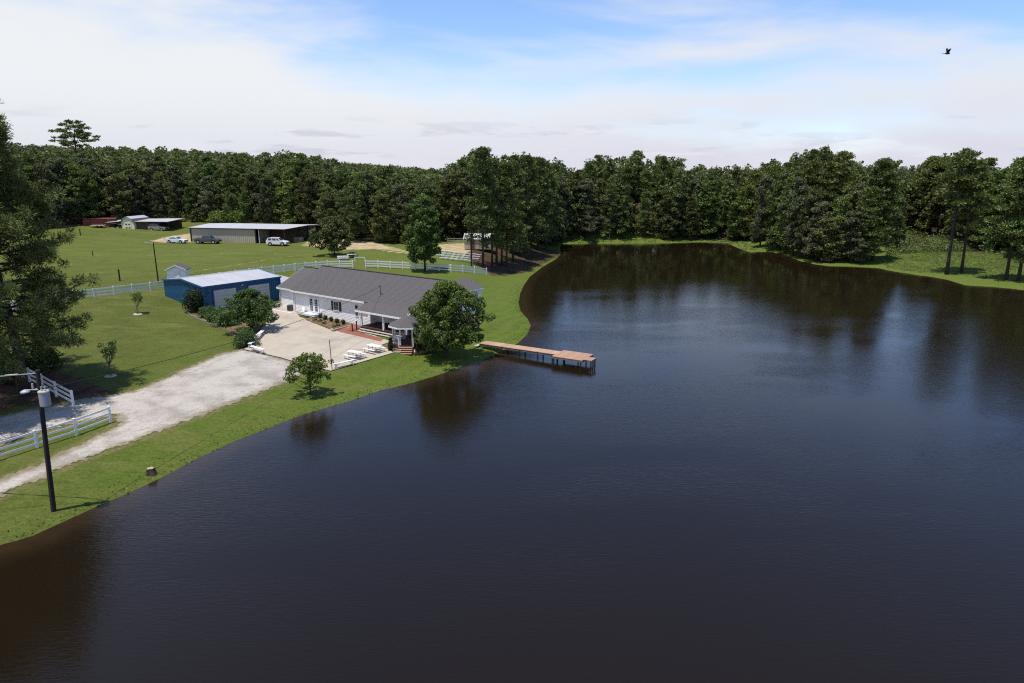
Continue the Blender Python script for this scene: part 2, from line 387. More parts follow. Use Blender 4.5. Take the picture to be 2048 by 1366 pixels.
def broad_clumps(rng, H=18., R=4.5, z0=1.5, K=70, top=.55, lobes=5, rc=(.55, 1.35), point=0.):
    """several sub-crowns, each a ragged shell of small clumps, so the outline steps and gaps"""
    out = []; subs = []
    nsub = 9+lobes*2
    for i in range(nsub):
        t = (i+rng.random())/nsub; z = z0+(H-z0)*(.04+.84*t**1.1); tt = (z-z0)/(H-z0)
        prof = (1-tt**2.2)**.5 if not point else (1-tt)**.8
        prof = max(.1, prof)*(.75+.25*min(1, tt*5))
        a = i*2.4+rng.random()*1.2; r = R*prof*(.35+.5*rng.random())
        subs.append((r*math.cos(a), r*math.sin(a), z, R*(.30+.22*rng.random())*(.6+.4*prof)))
    subs.append((rng.normal()*.5, rng.normal()*.5, H-R*.3, R*.28))
    for i in range(K*2):
        s_ = subs[rng.integers(len(subs))]; d = rng.normal(size=3); d /= np.linalg.norm(d)
        if d[2] < -.3: d[2] *= -.6
        q = rc[0]+(rc[1]-rc[0])*rng.random()**1.5; rr = s_[3]*(.75+.4*rng.random())
        z = min(H-.2, max(z0, s_[2]+d[2]*rr*.9))
        out.append((s_[0]+d[0]*rr, s_[1]+d[1]*rr, z, q, q*.62))
    return out
def pine_clumps(rng, H=22., R=4.2, z0=9., K=75):
    out = []
    for i in range(K):
        t = rng.random()**.85; z = z0+(H-z0-.6)*t
        tt = (z-z0)/(H-z0)
        prof = (1-tt)**.55*(.55+.45*min(1, tt*4+.3))
        a = rng.random()*2*math.pi; r = R*prof*(.25+.75*rng.random())
        q = .75+.55*rng.random()
        out.append((r*math.cos(a), r*math.sin(a), z+.25*r, q*1.15, q*.55))
    out.append((0, 0, H-.4, .7, .6))
    return out
def trunkmesh(name, H, r0, r1, limbs, rng, m, lean=.3):
    mb = MB(); p = [(lean*math.sin(i*1.3)*i/6, lean*math.cos(i*.9)*i/6, H*i/6-.25*(i == 0)) for i in range(7)]
    mb.tube(p, [r0*1.25]+[r0+(r1-r0)*i/6 for i in range(1, 7)], 7)
    for c in limbs:
        zb = max(H*.15, c[2]-.55*math.hypot(c[0], c[1])-.3); zb = min(zb, H*.97)
        f = zb/H*6; i = min(int(f), 5); q = Vector(p[i]).lerp(Vector(p[i+1]), f-i)
        e = Vector(c[:3]); mid = q.lerp(e, .5)+Vector((0, 0, -.08*(e-q).length))
        rr = max(.03, (r0+(r1-r0)*zb/H)*.38)
        mb.tube([q, mid, e], [rr, rr*.65, rr*.25], 5)
    return mb.mesh(name, m, smooth_=True)
TREEKINDS = {}
def make_kind(key, kind, seed, H, R, z0, K, n, size, leafm, trunk_r=.28, **k):
    rng = np.random.default_rng(seed)
    cl = (pine_clumps if kind == 'pine' else broad_clumps)(rng, H, R, z0, K, **k)
    idx = rng.choice(len(cl), min(len(cl), 22), replace=False)
    if kind == 'pine': cm = crownmesh('crown', cl, n, size, seed, M[leafm], aspect=.45, radial=True, inner=.15, up=.5)
    else:
        cl2 = cl+[(0, 0, z0+(H-z0)*t, R*.45, 2.2) for t in (.2, .45, .7)]
        cm = crownmesh('crown', cl2, n, size, seed, M[leafm])
    tm = trunkmesh('trunk', H*.93, trunk_r, .06, [cl[i] for i in idx], rng, M['bark'])
    TREEKINDS[key] = (cm, tm, H)
make_kind('b1', 'b', 11, 18, 4.6, .4, 85, 11000, .40, 'leaf')
make_kind('b2', 'b', 12, 18, 4.2, .5, 75, 9500, .40, 'leaf2', lobes=4)
make_kind('b3', 'b', 13, 18, 3.2, 1.5, 60, 8000, .38, 'leafy', lobes=3, point=1)
make_kind('b4', 'b', 14, 18, 5.4, 1.0, 85, 11000, .40, 'leaf', lobes=6)
make_kind('b5', 'b', 15, 18, 4.0, .8, 50, 7000, .42, 'leafy', lobes=5)
make_kind('b6', 'b', 16, 18, 4.8, 1.0, 60, 8500, .42, 'leaf2', lobes=3)
make_kind('p1', 'pine', 21, 22, 4.2, 8.5, 62, 7500, .55, 'needle')
make_kind('p2', 'pine', 22, 22, 3.8, 12, 44, 5200, .55, 'needle')
make_kind('p3', 'pine', 23, 22, 4.8, 6, 85, 9000, .55, 'needle')
make_kind('p4', 'pine', 24, 22, 3.4, 11, 36, 4600, .55, 'needle')
make_kind('p5', 'pine', 25, 22, 5.2, 2.2, 150, 13000, .52, 'needle')
make_kind('p6', 'pine', 26, 22, 4.6, 3.5, 120, 10500, .52, 'needle')
make_kind('s1', 'b', 31, 6, 3.4, .3, 34, 2600, .34, 'leafy', trunk_r=.09)
make_kind('s2', 'b', 32, 6, 3.0, .2, 30, 2400, .34, 'leaf', trunk_r=.09)

# ------------------------------------------------------------------ ground
def graded(segs):
    """segs: list of (start, end, step)"""
    out = []
    for a, b, s in segs: out += list(np.arange(a, b, s))
    out.append(segs[-1][1]); return np.array(out)
gx = graded([(-3000, -1000, 200), (-1000, -300, 40), (-300, -140, 8), (-140, -75, 2.5), (-75, -55, 1.2), (-55, 12, .55), (12, 40, 1.1), (40, 160, 2.0), (160, 300, 8), (300, 1000, 40), (1000, 3000, 200)])
gy = graded([(-60, 24, 3), (24, 112, .55), (112, 132, .9), (132, 230, 1.6), (230, 330, 6), (330, 1000, 35), (1000, 4000, 200)])
GX, GY = np.meshgrid(gx, gy); GZ = height(GX, GY)
def w_poly(px): return [tuple(G(x, y)[:2]) for x, y in px]
forest_left = w_poly([(-200, 475), (0, 464), (150, 448), (300, 441), (400, 443), (520, 450), (640, 464), (700, 480), (800, 488), (850, 486), (900, 484)])
GRV = {
 'a': w_poly([(300, 482), (330, 474), (384, 466), (430, 462), (520, 462), (520, 480), (384, 484), (340, 486)]),
 'b': w_poly([(625, 478), (690, 477), (760, 486), (800, 499), (830, 508), (760, 498), (700, 500), (600, 492)]),
 'c': w_poly([(868, 490), (930, 486), (945, 500), (930, 508), (880, 500)])}
TRACKS = [w_poly([(690, 478), (740, 487), (790, 496), (818, 507)]), w_poly([(690, 482), (730, 491), (770, 501), (800, 506)]), w_poly([(380, 545), (470, 530), (560, 515), (700, 500)]), w_poly([(300, 511), (420, 506), (540, 508), (620, 505)])]
def zone_attr():
    col = np.zeros((*GX.shape, 4), np.float32); col[..., 3] = 1
    near = (GX > -140) & (GX < 160) & (GY < 330)
    x, y = GX[near], GY[near]
    r = np.zeros(x.shape)
    for k, s in (('a', .95), ('b', .75), ('c', .95)): r = np.maximum(r, s*smooth(.5-sdist(x, y, GRV[k])/4.0))
    for tr_ in TRACKS:
        T = np.array(tr_); dd_ = np.full(x.shape, 1e9)
        for (ax, ay), (bx, by) in zip(T[:-1], T[1:]):
            t = np.clip(((x-ax)*(bx-ax)+(y-ay)*(by-ay))/((bx-ax)**2+(by-ay)**2), 0, 1); dd_ = np.minimum(dd_, np.hypot(x-ax-t*(bx-ax), y-ay-t*(by-ay)))
        r = np.maximum(r, (.72 if tr_ is TRACKS[0] or tr_ is TRACKS[1] else .42)*smooth(1-dd_/1.1))
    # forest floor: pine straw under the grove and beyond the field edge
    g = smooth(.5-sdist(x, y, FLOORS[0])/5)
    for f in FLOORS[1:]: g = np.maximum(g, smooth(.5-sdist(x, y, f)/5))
    d = sdist(x, y)
    b = np.zeros(x.shape)
    dd = np.abs(sdist(x, y, DRIVE)); b = np.maximum(b, smooth(1-dd/1.1))
    b = np.maximum(b, .5*smooth(1-np.abs(d-.3)/.9))
    b = np.maximum(b, .8*smooth(1-np.hypot((x+42)/16, (y-58)/8)))
    col[near, 0] = r; col[near, 1] = g; col[near, 2] = b
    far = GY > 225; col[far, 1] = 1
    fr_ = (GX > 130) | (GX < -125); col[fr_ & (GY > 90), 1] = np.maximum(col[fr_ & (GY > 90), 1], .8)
    return col
drive_px = [(488, 698), (540, 708), (600, 727), (607, 746), (588, 760), (553, 773), (500, 794), (430, 822), (350, 853), (280, 880), (200, 910), (100, 951), (0, 996), (-90, 1036),
 (-90, 986), (0, 958), (100, 916), (200, 866), (238, 846), (228, 832), (150, 848), (60, 872), (0, 893), (-90, 925), (-90, 842), (0, 832), (60, 818), (120, 806), (200, 792), (262, 783), (300, 768), (345, 748), (400, 724), (445, 706)]
DRIVE = w_poly(drive_px)
GROVE = w_poly([(985, 552), (935, 515), (930, 500), (985, 486), (1060, 488), (1118, 500), (1118, 512), (1085, 528), (1050, 545)])
RB = w_poly([(1480, 500), (1520, 497), (1640, 488), (1700, 500), (1760, 520), (1752, 533), (1700, 532), (1640, 530), (1600, 521), (1560, 506)])
LPINE = w_poly([(-120, 720), (0, 715), (100, 730), (170, 760), (230, 790), (120, 802), (-120, 840)])
FL = forest_left+[(20, 330), (-300, 330), (-300, 200)]
RIGHTF = [(45, 235), (60, 222), (90, 200), (118, 172), (150, 150), (170, 120), (300, 120), (300, 330), (45, 330)]
RB2 = w_poly([(1618, 512), (1650, 506), (1675, 516), (1668, 526), (1630, 525)])
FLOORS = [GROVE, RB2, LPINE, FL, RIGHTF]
def ground_material():
    m = bpy.data.materials.new('mown_grass_ground'); m.use_nodes = True; nt = m.node_tree; N, L = nt.nodes, nt.links
    b = N['Principled BSDF']; b.inputs['Roughness'].default_value = .95; b.inputs['Specular IOR Level'].default_value = .1
    tc = N.new('ShaderNodeTexCoord')
    def noise(s, det=6, st=(1, 1, 1), rough=.6, dist=0):
        mp = N.new('ShaderNodeMapping'); mp.inputs['Scale'].default_value = st; L.new(tc.outputs['Object'], mp.inputs[0])
        n = N.new('ShaderNodeTexNoise'); n.inputs['Scale'].default_value = s; n.inputs['Detail'].default_value = det; n.inputs['Roughness'].default_value = rough; n.inputs['Distortion'].default_value = dist
        L.new(mp.outputs[0], n.inputs['Vector']); return n.outputs[0]
    def mr(v, a, b_, c=0., d=1.):
        r = N.new('ShaderNodeMapRange'); L.new(v, r.inputs[0])
        for i, q in enumerate((a, b_, c, d)): r.inputs[i+1].default_value = q
        return r.outputs[0]
    def mix(f, a, c):
        x = N.new('ShaderNodeMix'); x.data_type = 'RGBA'
        for i, v in ((0, f), (6, a), (7, c)):
            if isinstance(v, tuple): x.inputs[i].default_value = (*v, 1)
            elif isinstance(v, (int, float)): x.inputs[i].default_value = v
            else: L.new(v, x.inputs[i])
        return x.outputs[2]
    def mth(op, a, c, clamp=True):
        x = N.new('ShaderNodeMath'); x.operation = op; x.use_clamp = clamp
        for i, v in ((0, a), (1, c)):
            if isinstance(v, (int, float)): x.inputs[i].default_value = v
            else: L.new(v, x.inputs[i])
        return x.outputs[0]
    sep = N.new('ShaderNodeSeparateXYZ'); L.new(tc.outputs['Object'], sep.inputs[0])
    # lush towards the point by the lake, drier and olive towards the drive
    lush = mth('ADD', mr(sep.outputs[0], -48, 0), mr(noise(.06, 3), .3, .7, -.35, .35), True)
    g = mix(lush, (.075, .085, .018), (.078, .125, .014))
    g = mix(mr(noise(.35, 5), .42, .68), g, (.098, .112, .024))
    g = mix(mr(noise(.9, 6, (1, 2.5, 1)), .5, .75, 0, .7), g, (.044, .064, .010))
    g = mix(mr(noise(.13, 4, (1, 3, 1), dist=.6), .55, .72, 0, .6), g, (.150, .135, .048))
    g = mix(mth('MULTIPLY', mr(sep.outputs[1], 100, 135), mr(noise(.12, 5, (1, 2.5, 1), dist=.5), .3, .7, .15, .85)), g, (.118, .138, .030))
    wv = N.new('ShaderNodeTexWave'); mpw = N.new('ShaderNodeMapping'); mpw.inputs['Rotation'].default_value = (0, 0, .35); L.new(tc.outputs['Object'], mpw.inputs[0]); L.new(mpw.outputs[0], wv.inputs['Vector'])
    wv.inputs['Scale'].default_value = .16; wv.inputs['Distortion'].default_value = 11.; wv.inputs['Detail'].default_value = 3; wv.inputs['Detail Scale'].default_value = .35
    g = mix(mth('MULTIPLY', mr(wv.outputs['Fac'], .35, .7), mr(sep.outputs[0], -25, 0, .12, .8)), g, (.095, .130, .020))
    at = N.new('ShaderNodeVertexColor'); at.layer_name = 'zones'
    sc_ = N.new('ShaderNodeSeparateColor'); L.new(at.outputs[0], sc_.inputs[0])
    edge = noise(1.3, 7, rough=.7)
    def zone(v, lo=.35, hi=.6):
        return mr(mth('ADD', v, mr(edge, .25, .75, -.32, .32), False), lo, hi)
    straw = mix(mr(noise(2.5, 5), .35, .65), (.19, .155, .07), (.10, .10, .035))
    g = mix(mth('MULTIPLY', zone(sc_.outputs[2], .5, .95), .8), g, straw)
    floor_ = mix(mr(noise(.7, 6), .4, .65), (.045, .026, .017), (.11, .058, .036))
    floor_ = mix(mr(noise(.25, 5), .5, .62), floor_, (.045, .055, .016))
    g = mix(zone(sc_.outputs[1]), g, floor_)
    dirt = mix(mr(noise(.5, 6, (1, 2, 1)), .4, .6), (.46, .36, .22), (.30, .23, .12))
    g = mix(zone(sc_.outputs[0]), g, dirt)
    fine = mr(noise(4.5, 6, rough=.75), .3, .7, .62, 1.38)
    v = N.new('ShaderNodeVectorMath'); v.operation = 'SCALE'; L.new(g, v.inputs[0]); L.new(fine, v.inputs['Scale'])
    L.new(v.outputs[0], b.inputs['Base Color'])
    bp = N.new('ShaderNodeBump'); bp.inputs['Strength'].default_value = .9; bp.inputs['Distance'].default_value = .08; L.new(noise(5, 6, rough=.7), bp.inputs['Height']); L.new(bp.outputs[0], b.inputs['Normal'])
    return m
def build_ground():
    ny, nx = GX.shape
    V = np.stack([GX, GY, GZ], -1).reshape(-1, 3)
    i = (np.arange(ny-1)[:, None]*nx+np.arange(nx-1)[None, :]).ravel()
    Q = np.stack([i, i+1, i+nx+1, i+nx], 1)
    me = fastmesh('ground', V, Q, ground_material(), True)
    a = me.color_attributes.new('zones', 'FLOAT_COLOR', 'POINT'); a.data.foreach_set('color', zone_attr().reshape(-1))
    link('ground', me, kind='structure')
build_ground()

# ------------------------------------------------------------------ lake
def water_material():
    m = bpy.data.materials.new('rippled_lake_water'); m.use_nodes = True; nt = m.node_tree; N, L = nt.nodes, nt.links
    b = N['Principled BSDF']; b.inputs['Roughness'].default_value = .035; b.inputs['IOR'].default_value = 1.33; b.inputs['Specular IOR Level'].default_value = .48
    at = N.new('ShaderNodeVertexColor'); at.layer_name = 'shallow'
    sp_ = N.new('ShaderNodeSeparateColor'); L.new(at.outputs[0], sp_.inputs[0])
    tc = N.new('ShaderNodeTexCoord')
    def noise(s, rot, st, det=3, rough=.5, dist=0.):
        mp = N.new('ShaderNodeMapping'); mp.inputs['Rotation'].default_value = (0, 0, rot); mp.inputs['Scale'].default_value = st; L.new(tc.outputs['Object'], mp.inputs[0])
        n = N.new('ShaderNodeTexNoise'); n.inputs['Scale'].default_value = s; n.inputs['Detail'].default_value = det; n.inputs['Roughness'].default_value = rough; n.inputs['Distortion'].default_value = dist
        L.new(mp.outputs[0], n.inputs['Vector']); return n.outputs[0]
    def mr(v, a, b_, c=0., d=1.):
        r = N.new('ShaderNodeMapRange'); L.new(v, r.inputs[0])
        for i, q in enumerate((a, b_, c, d)): r.inputs[i+1].default_value = q
        return r.outputs[0]
    def mth(op, a, c):
        x = N.new('ShaderNodeMath'); x.operation = op
        for i, v in ((0, a), (1, c)):
            if isinstance(v, (int, float)): x.inputs[i].default_value = v
            else: L.new(v, x.inputs[i])
        return x.outputs[0]
    mx = N.new('ShaderNodeMix'); mx.data_type = 'RGBA'
    L.new(mth('MULTIPLY', sp_.outputs[0], mr(noise(.8, 0, (1, 1, 1), 5), .3, .7, .65, 1.15)), mx.inputs[0])
    mx.inputs[6].default_value = (.0105, .0068, .0034, 1); mx.inputs[7].default_value = (.034, .021, .010, 1)
    L.new(mx.outputs[2], b.inputs['Base Color'])
    r1 = noise(1.5, .30, (1, 4.4, 1), 3, .6, .7)          # crests running across the lake
    r2 = noise(4.6, .12, (1, 2.6, 1), 2, .5, .3)
    r3 = noise(.5, .5, (1, 3.0, 1), 2, .5)
    gust = mr(noise(.04, .25, (1, 2.4, 1), 4, .55, .6), .35, .65, .45, 1.45)
    h = mth('ADD', mth('ADD', mth('MULTIPLY', r1, .075), mth('MULTIPLY', r2, .014)), mth('MULTIPLY', r3, .02))
    calm = mth('MULTIPLY', mth('SUBTRACT', 1.0, mth('MULTIPLY', sp_.outputs[1], .72)), gust)
    bp = N.new('ShaderNodeBump'); bp.inputs['Distance'].default_value = 1.0; L.new(mth('MULTIPLY', calm, WAVE), bp.inputs['Strength']); L.new(h, bp.inputs['Height'])
    L.new(bp.outputs[0], b.inputs['Normal'])
    return m
WAVE = .17
def build_water():
    xs = graded([(-110, -60, 5), (-60, 15, .8), (15, 60, 2), (60, 160, 4)]); ys = graded([(-60, 24, 4), (24, 110, .8), (110, 240, 2)])
    X, Y = np.meshgrid(xs, ys); d = sdist(X, Y); ny, nx = X.shape
    V = np.stack([X, Y, np.zeros_like(X)], -1).reshape(-1, 3)
    i = (np.arange(ny-1)[:, None]*nx+np.arange(nx-1)[None, :]).ravel()
    keep = (np.minimum.reduce([d[:-1, :-1], d[1:, :-1], d[:-1, 1:], d[1:, 1:]]) < 1.5).ravel()
    i = i[keep]; Q = np.stack([i, i+1, i+nx+1, i+nx], 1)
    me = fastmesh('lake', V, Q, water_material())
    col = np.zeros((X.size, 4), np.float32); col[:, 3] = 1
    sh = smooth(1+d/3.2); 
    sh = np.maximum(sh*.8, smooth(1-np.hypot((X+6)/11, (Y-75)/7)))       # the muddy shallows beside the pier
    col[:, 0] = sh.ravel(); col[:, 1] = smooth((Y-80)/80).ravel()
    a = me.color_attributes.new('shallow', 'FLOAT_COLOR', 'POINT'); a.data.foreach_set('color', col.reshape(-1))
    link('lake', me, kind='structure')
build_water()

# ------------------------------------------------------------------ drive, patio, paths
def drive():
    P = np.array(DRIVE); x0, y0 = P.min(0)-1; x1, y1 = P.max(0)+1; s = .19
    xs = np.arange(x0, x1, s); ys = np.arange(y0, y1, s); X, Y = np.meshgrid(xs, ys)
    rg = np.random.default_rng(3)
    wob = .22*np.sin(X*1.1+Y*.6)*np.sin(Y*1.3-X*.7)+.10*np.sin(X*3.1+Y)*np.cos(Y*2.7-X)+rg.normal(0, .13, X.shape)
    d = sdist(X, Y, DRIVE)
    dpat = sdist(X, Y, patio_poly)
    keepv = (d+wob < .05) & (dpat > .02)
    d2 = dpat < 1.2; keepv |= (d < .35) & (dpat > .02) & d2
    ny, nx = X.shape; Z = height(X, Y)+.03
    i = (np.arange(ny-1)[:, None]*nx+np.arange(nx-1)[None, :]).ravel()
    k = (keepv[:-1, :-1] & keepv[1:, 1:] & keepv[1:, :-1] & keepv[:-1, 1:]).ravel(); i = i[k]
    Q = np.stack([i, i+1, i+nx+1, i+nx], 1)
    used = np.unique(Q); rem = np.full(X.size, -1); rem[used] = np.arange(len(used))
    V = np.stack([X, Y, Z], -1).reshape(-1, 3)[used]; Q = rem[Q]
    m = mat('pale_gravel', (.41, .37, .32), .95, var=.2, vscale=6, bump=1., bscale=9, col2=(.29, .255, .215), c2s=.5, c2lo=.44, c2hi=.66)
    nt = m.node_tree; N, L = nt.nodes, nt.links; bs = N['Principled BSDF']; cur = bs.inputs['Base Color'].links[0].from_socket
    at = N.new('ShaderNodeVertexColor'); at.layer_name = 'wear'; mx = N.new('ShaderNodeMix'); mx.data_type = 'RGBA'
    nz = N.new('ShaderNodeTexNoise'); nz.inputs['Scale'].default_value = 1.6; nz.inputs['Detail'].default_value = 7; tc = N.new('ShaderNodeTexCoord'); L.new(tc.outputs['Object'], nz.inputs['Vector'])
    ad = N.new('ShaderNodeMath'); ad.operation = 'ADD'; L.new(at.outputs[0], ad.inputs[0]); L.new(nz.outputs[0], ad.inputs[1])
    r_ = N.new('ShaderNodeMapRange'); L.new(ad.outputs[0], r_.inputs[0]); r_.inputs[1].default_value = .75; r_.inputs[2].default_value = 1.25
    L.new(r_.outputs[0], mx.inputs[0]); L.new(cur, mx.inputs[6]); mx.inputs[7].default_value = (.19, .155, .085, 1); L.new(mx.outputs[2], bs.inputs['Base Color'])
    me = fastmesh('gravel_drive', V, Q, m, True); dv = -d.reshape(-1)[used]
    wear = smooth(1-dv/1.6)*.75+.33*np.exp(-((dv-1.55)/.28)**2)
    cc = np.ones((len(dv), 4), np.float32); cc[:, :3] = wear[:, None]; a = me.color_attributes.new('wear', 'FLOAT_COLOR', 'POINT'); a.data.foreach_set('color', cc.reshape(-1))
    link('gravel_drive', me, kind='structure')
drive()
def clip_poly(poly, nx_, ny_, c):
    out = []; n = len(poly)
    for i in range(n):
        a, b = poly[i], poly[(i+1) % n]; da = a[0]*nx_+a[1]*ny_-c; db = b[0]*nx_+b[1]*ny_-c
        if da >= 0: out.append(a)
        if (da > 0) != (db > 0) and da != db:
            t = da/(da-db); out.append((a[0]+(b[0]-a[0])*t, a[1]+(b[1]-a[1])*t))
    return out
def patio():
    top = lambda x, y: float(patio_z(x, y)); bot = lambda x, y: float(patio_z(x, y))-.16
    root_ = thing('patio', 'x', 'x'); del root_['label']; del root_['category']; root_['kind'] = 'structure'
    # joints given as pairs of ground points
    J = []
    for (a, b) in (((500, 693), (650, 641)), ((600, 733), (716, 668)), ((663, 740), (735, 662))):
        p = onz(*a, 1.2)[:2]; q = onz(*b, 1.2)[:2]; d = q-p; d /= np.hypot(*d); nn = np.array([-d[1], d[0]]); J.append((nn[0], nn[1], float(nn@p)))
    polys = [patio_poly]
    for (a, b, c) in J[:2]:
        nxt = []
        for P in polys:
            for s in (1, -1):
                Q = clip_poly(P, a*s, b*s, c*s+.012)
                if len(Q) > 2: nxt.append(Q)
        polys = nxt
    # cross joints
    d = np.array([J[0][1], -J[0][0]]); nxt = []
    for P in polys:
        t = np.array(P)@d; lo, hi = t.min(), t.max(); k = max(1, int(round((hi-lo)/7.5))); cuts = [lo+(hi-lo)*i/k for i in range(1, k)]
        cur = P
        for cu in cuts:
            A = clip_poly(cur, -d[0], -d[1], -cu+.008); B = clip_poly(cur, d[0], d[1], cu+.008)
            if len(A) > 2: nxt.append(A)
            cur = B
        if len(cur) > 2: nxt.append(cur)
    for P in nxt: MB().prism(P, bot, top).obj('concrete_slab', M['concrete'], root_)
    MB().prism(patio_poly, lambda x, y: float(patio_z(x, y))-.2, lambda x, y: float(patio_z(x, y))-.025).obj('slab_bed', M['mulch'], root_)
patio()
def strip_path(name, px, z, m, th=.1, label=None, cat=None, kind=None, parent=None):
    P = [tuple(onz(x, y, z)[:2]) for x, y in px]
    return MB().prism(P, z-th, z).obj(name, m, parent, kind=kind, label=label, cat=cat)
def brick_strip(px, z0, z1):
    """brick path with each brick its own low-relief piece joined in one part"""
    A, B_, C_, D = [np.array(onz(x, y, z)) for (x, y), z in zip(px, (z0, z0, z1, z1))]
    r = thing('brick_path', 'x', 'x'); del r['label']; del r['category']; r['kind'] = 'structure'
    MB().slab([A, B_, C_, D], .14).obj('mortar_bed', M['curb'], r)
    L1 = np.linalg.norm(D-A); W1 = np.linalg.norm(B_-A); nl = max(2, int(L1/.24)); nw = max(2, int(W1/.12)); mb = MB()
    for i in range(nl):
        for j in range(nw):
            o = .5*(j % 2)
            u0, u1 = (i+o+.04)/nl, (i+o+.96)/nl; u1 = min(u1, 1); v0, v1 = (j+.05)/nw, (j+.95)/nw
            if u0 >= 1: continue
            f = lambda u, v: (A*(1-u)+D*u)*(1-v)+(B_*(1-u)+C_*u)*v
            q = [f(u0, v0), f(u0, v1), f(u1, v1), f(u1, v0)]; dz = .012+.006*rnd.random()
            mb.slab([(p[0], p[1], p[2]+dz) for p in q], .01)
    mb.obj('brick', M['brick'], r, kind='stuff')
brick_strip([(768, 678), (762, 683), (683, 664), (696, 657)], 1.28, 1.42)
brick_strip([(672, 661), (682, 665), (726, 654), (710, 648)], 1.38, 1.62)

# planting beds with edging and shrubs
def bed(px, z, label, edge_px=None, cat='flower bed'):
    P = [onz(x, y, z) for x, y in px]; c = np.mean(P, 0)
    r = thing('planting_bed', label, cat, (c[0], c[1], z))
    MB().prism([(p[0]-c[0], p[1]-c[1]) for p in P], -.35, .05).obj('mulch', M['mulch'], r)
    E_ = [onz(x, y, z) for x, y in (edge_px or px)]
    for a, b in zip(E_[:-1], E_[1:]):
        MB().beam((a[0]-c[0], a[1]-c[1], .03), (b[0]-c[0], b[1]-c[1], .03), .13, .16).obj('edging', M['curb'] if edge_px is None else M['cedar'], r)
    return r
bed([(612, 640), (635, 632), (712, 649), (666, 661), (662, 658)], 1.50, 'mulched planting bed along the white house wall, left of the brick ramp')
bed([(694, 658), (700, 655), (728, 659), (728, 666)], 1.42, 'tiny mulched bed between the two brick paths beside the handrail')
bed([(763, 691), (783, 683), (802, 695), (800, 705), (787, 704)], 1.12, 'mulched bed at the corner of the patio left of the gazebo steps')
bed([(829, 706), (829, 690), (872, 680), (868, 692), (852, 700)], 1.0, 'mulched bed right of the gazebo steps with a pale stone edge')
def bush(name, label, px, py, R, H, n, size, m, seed, group=None, base=None, K=26, cat='shrub', flowers=0):
    p = G(px, py) if base is None else base
    rg = np.random.default_rng(seed); cl = []
    for i in range(K):
        a = rg.random()*6.283; t = rg.random()**.6; z = H*(.15+.72*rg.random()); rr = R*.78*math.sqrt(max(.05, 1-(z/H)**2.4))*t
        q = min(R, H)*(.22+.14*rg.random()); cl.append((rr*math.cos(a), rr*math.sin(a), z, q*1.15, q))
    cl += [(0, 0, H*.45, R*.68, H*.42)]*4
    r = thing(name, label, cat, p, 0, group)
    link('foliage', crownmesh('foliage', cl, n, size, seed, M[m]), r)
    mb = MB()
    for k in range(4):
        a = k*1.7; mb.tube([(0.05*math.cos(a), .05*math.sin(a), -.15), (R*.3*math.cos(a), R*.3*math.sin(a), H*.6)], [.035, .015], 5)
    mb.obj('stem', M['bark'], r)
    if flowers:
        V, Q = leafcards(cl, flowers, size*.8, rg, inner=.95); link('blossom', fastmesh('blossom', V, Q, M['flower']), r)
    return r
for k, (x, y, l) in enumerate([(641, 636, 'nearest the patio corner'), (651, 640, 'second from the patio corner'), (663, 643, 'in the middle of the row'), (675, 646, 'second from the ramp'), (687, 649, 'nearest the brick ramp')]):
    bush('clipped_shrub', 'small dark shrub in the house wall bed, '+l, x, y, .42, .72, 500, .10, 'holly', 60+k, 'small shrubs along the house wall', base=onz(x, y, 1.52), K=10)
for k, (x, y, l) in enumerate([(630, 641, 'at the pointed end'), (640, 643, 'second from the point'), (648, 647, 'below the middle of the bed'), (668, 654, 'largest clump near the ramp'), (676, 652, 'at the right end of the bed')]):
    bush('ornamental_grass', 'pale straw coloured grass clump in the wall bed, '+l, x, y, .45, .4, 260, .16, 'straw', 70+k, 'pale grass clumps in the wall bed', base=onz(x, y, 1.52), K=8, cat='grass clump')

# ------------------------------------------------------------------ house
HZ = 1.6
house = thing('house', 'long white house with a grey shingle roof and a corner porch beside the lake', 'house', (HO[0], HO[1], HZ), HTH)
def siding(parent, p, q, z0, z1, name='wall', m='siding', outward=None, holes=()):
    """lap-sided wall panel from p to q (local x,y): boards drawn as stepped relief in one mesh"""
    p = np.array(p, float); q = np.array(q, float); d = q-p; Ln = np.hypot(*d); d /= Ln; n_ = np.array([d[1], -d[0]])
    mb = MB(); zs = z0; bh = .2
    zz = lambda v, t: v(t) if callable(v) else v
    zt = max(zz(z1, 0), zz(z1, .5), zz(z1, 1))
    prof = []
    while zs < zt-1e-4:
        ze = min(zs+bh, zt)
        # clip board length under a sloping top
        t0, t1 = 0., 1.
        if callable(z1):
            ts = [i/60 for i in range(61) if z1(i/60) >= (zs+ze)/2]
            if not ts: break
            t0, t1 = min(ts), max(ts)
        a = p+d*Ln*t0; b = p+d*Ln*t1
        o0, o1 = .035, .018
        mb.add([(a[0]+n_[0]*o0, a[1]+n_[1]*o0, zs), (b[0]+n_[0]*o0, b[1]+n_[1]*o0, zs), (b[0]+n_[0]*o1, b[1]+n_[1]*o1, ze), (a[0]+n_[0]*o1, a[1]+n_[1]*o1, ze),
                (a[0]-n_[0]*.1, a[1]-n_[1]*.1, zs), (b[0]-n_[0]*.1, b[1]-n_[1]*.1, zs), (b[0]-n_[0]*.1, b[1]-n_[1]*.1, ze), (a[0]-n_[0]*.1, a[1]-n_[1]*.1, ze)],
               [(0, 1, 2, 3), (7, 6, 5, 4), (4, 5, 1, 0), (3, 2, 6, 7), (0, 3, 7, 4), (1, 5, 6, 2)])
        zs = ze
    return mb.obj(name, M[m], parent)
W, RZ, EV, SL = 5.86, 5.88, 3.06, .48
def roof_sheet(name, pts, m, parent, th=.14): return MB().slab(pts, th).obj(name, M[m], parent)
siding(house, (-24.3, -5.4), (-8.3, -5.4), -.3, 3.05)
siding(house, (-28.1, -4.7), (-24.3, -4.7), -.3, 3.0)
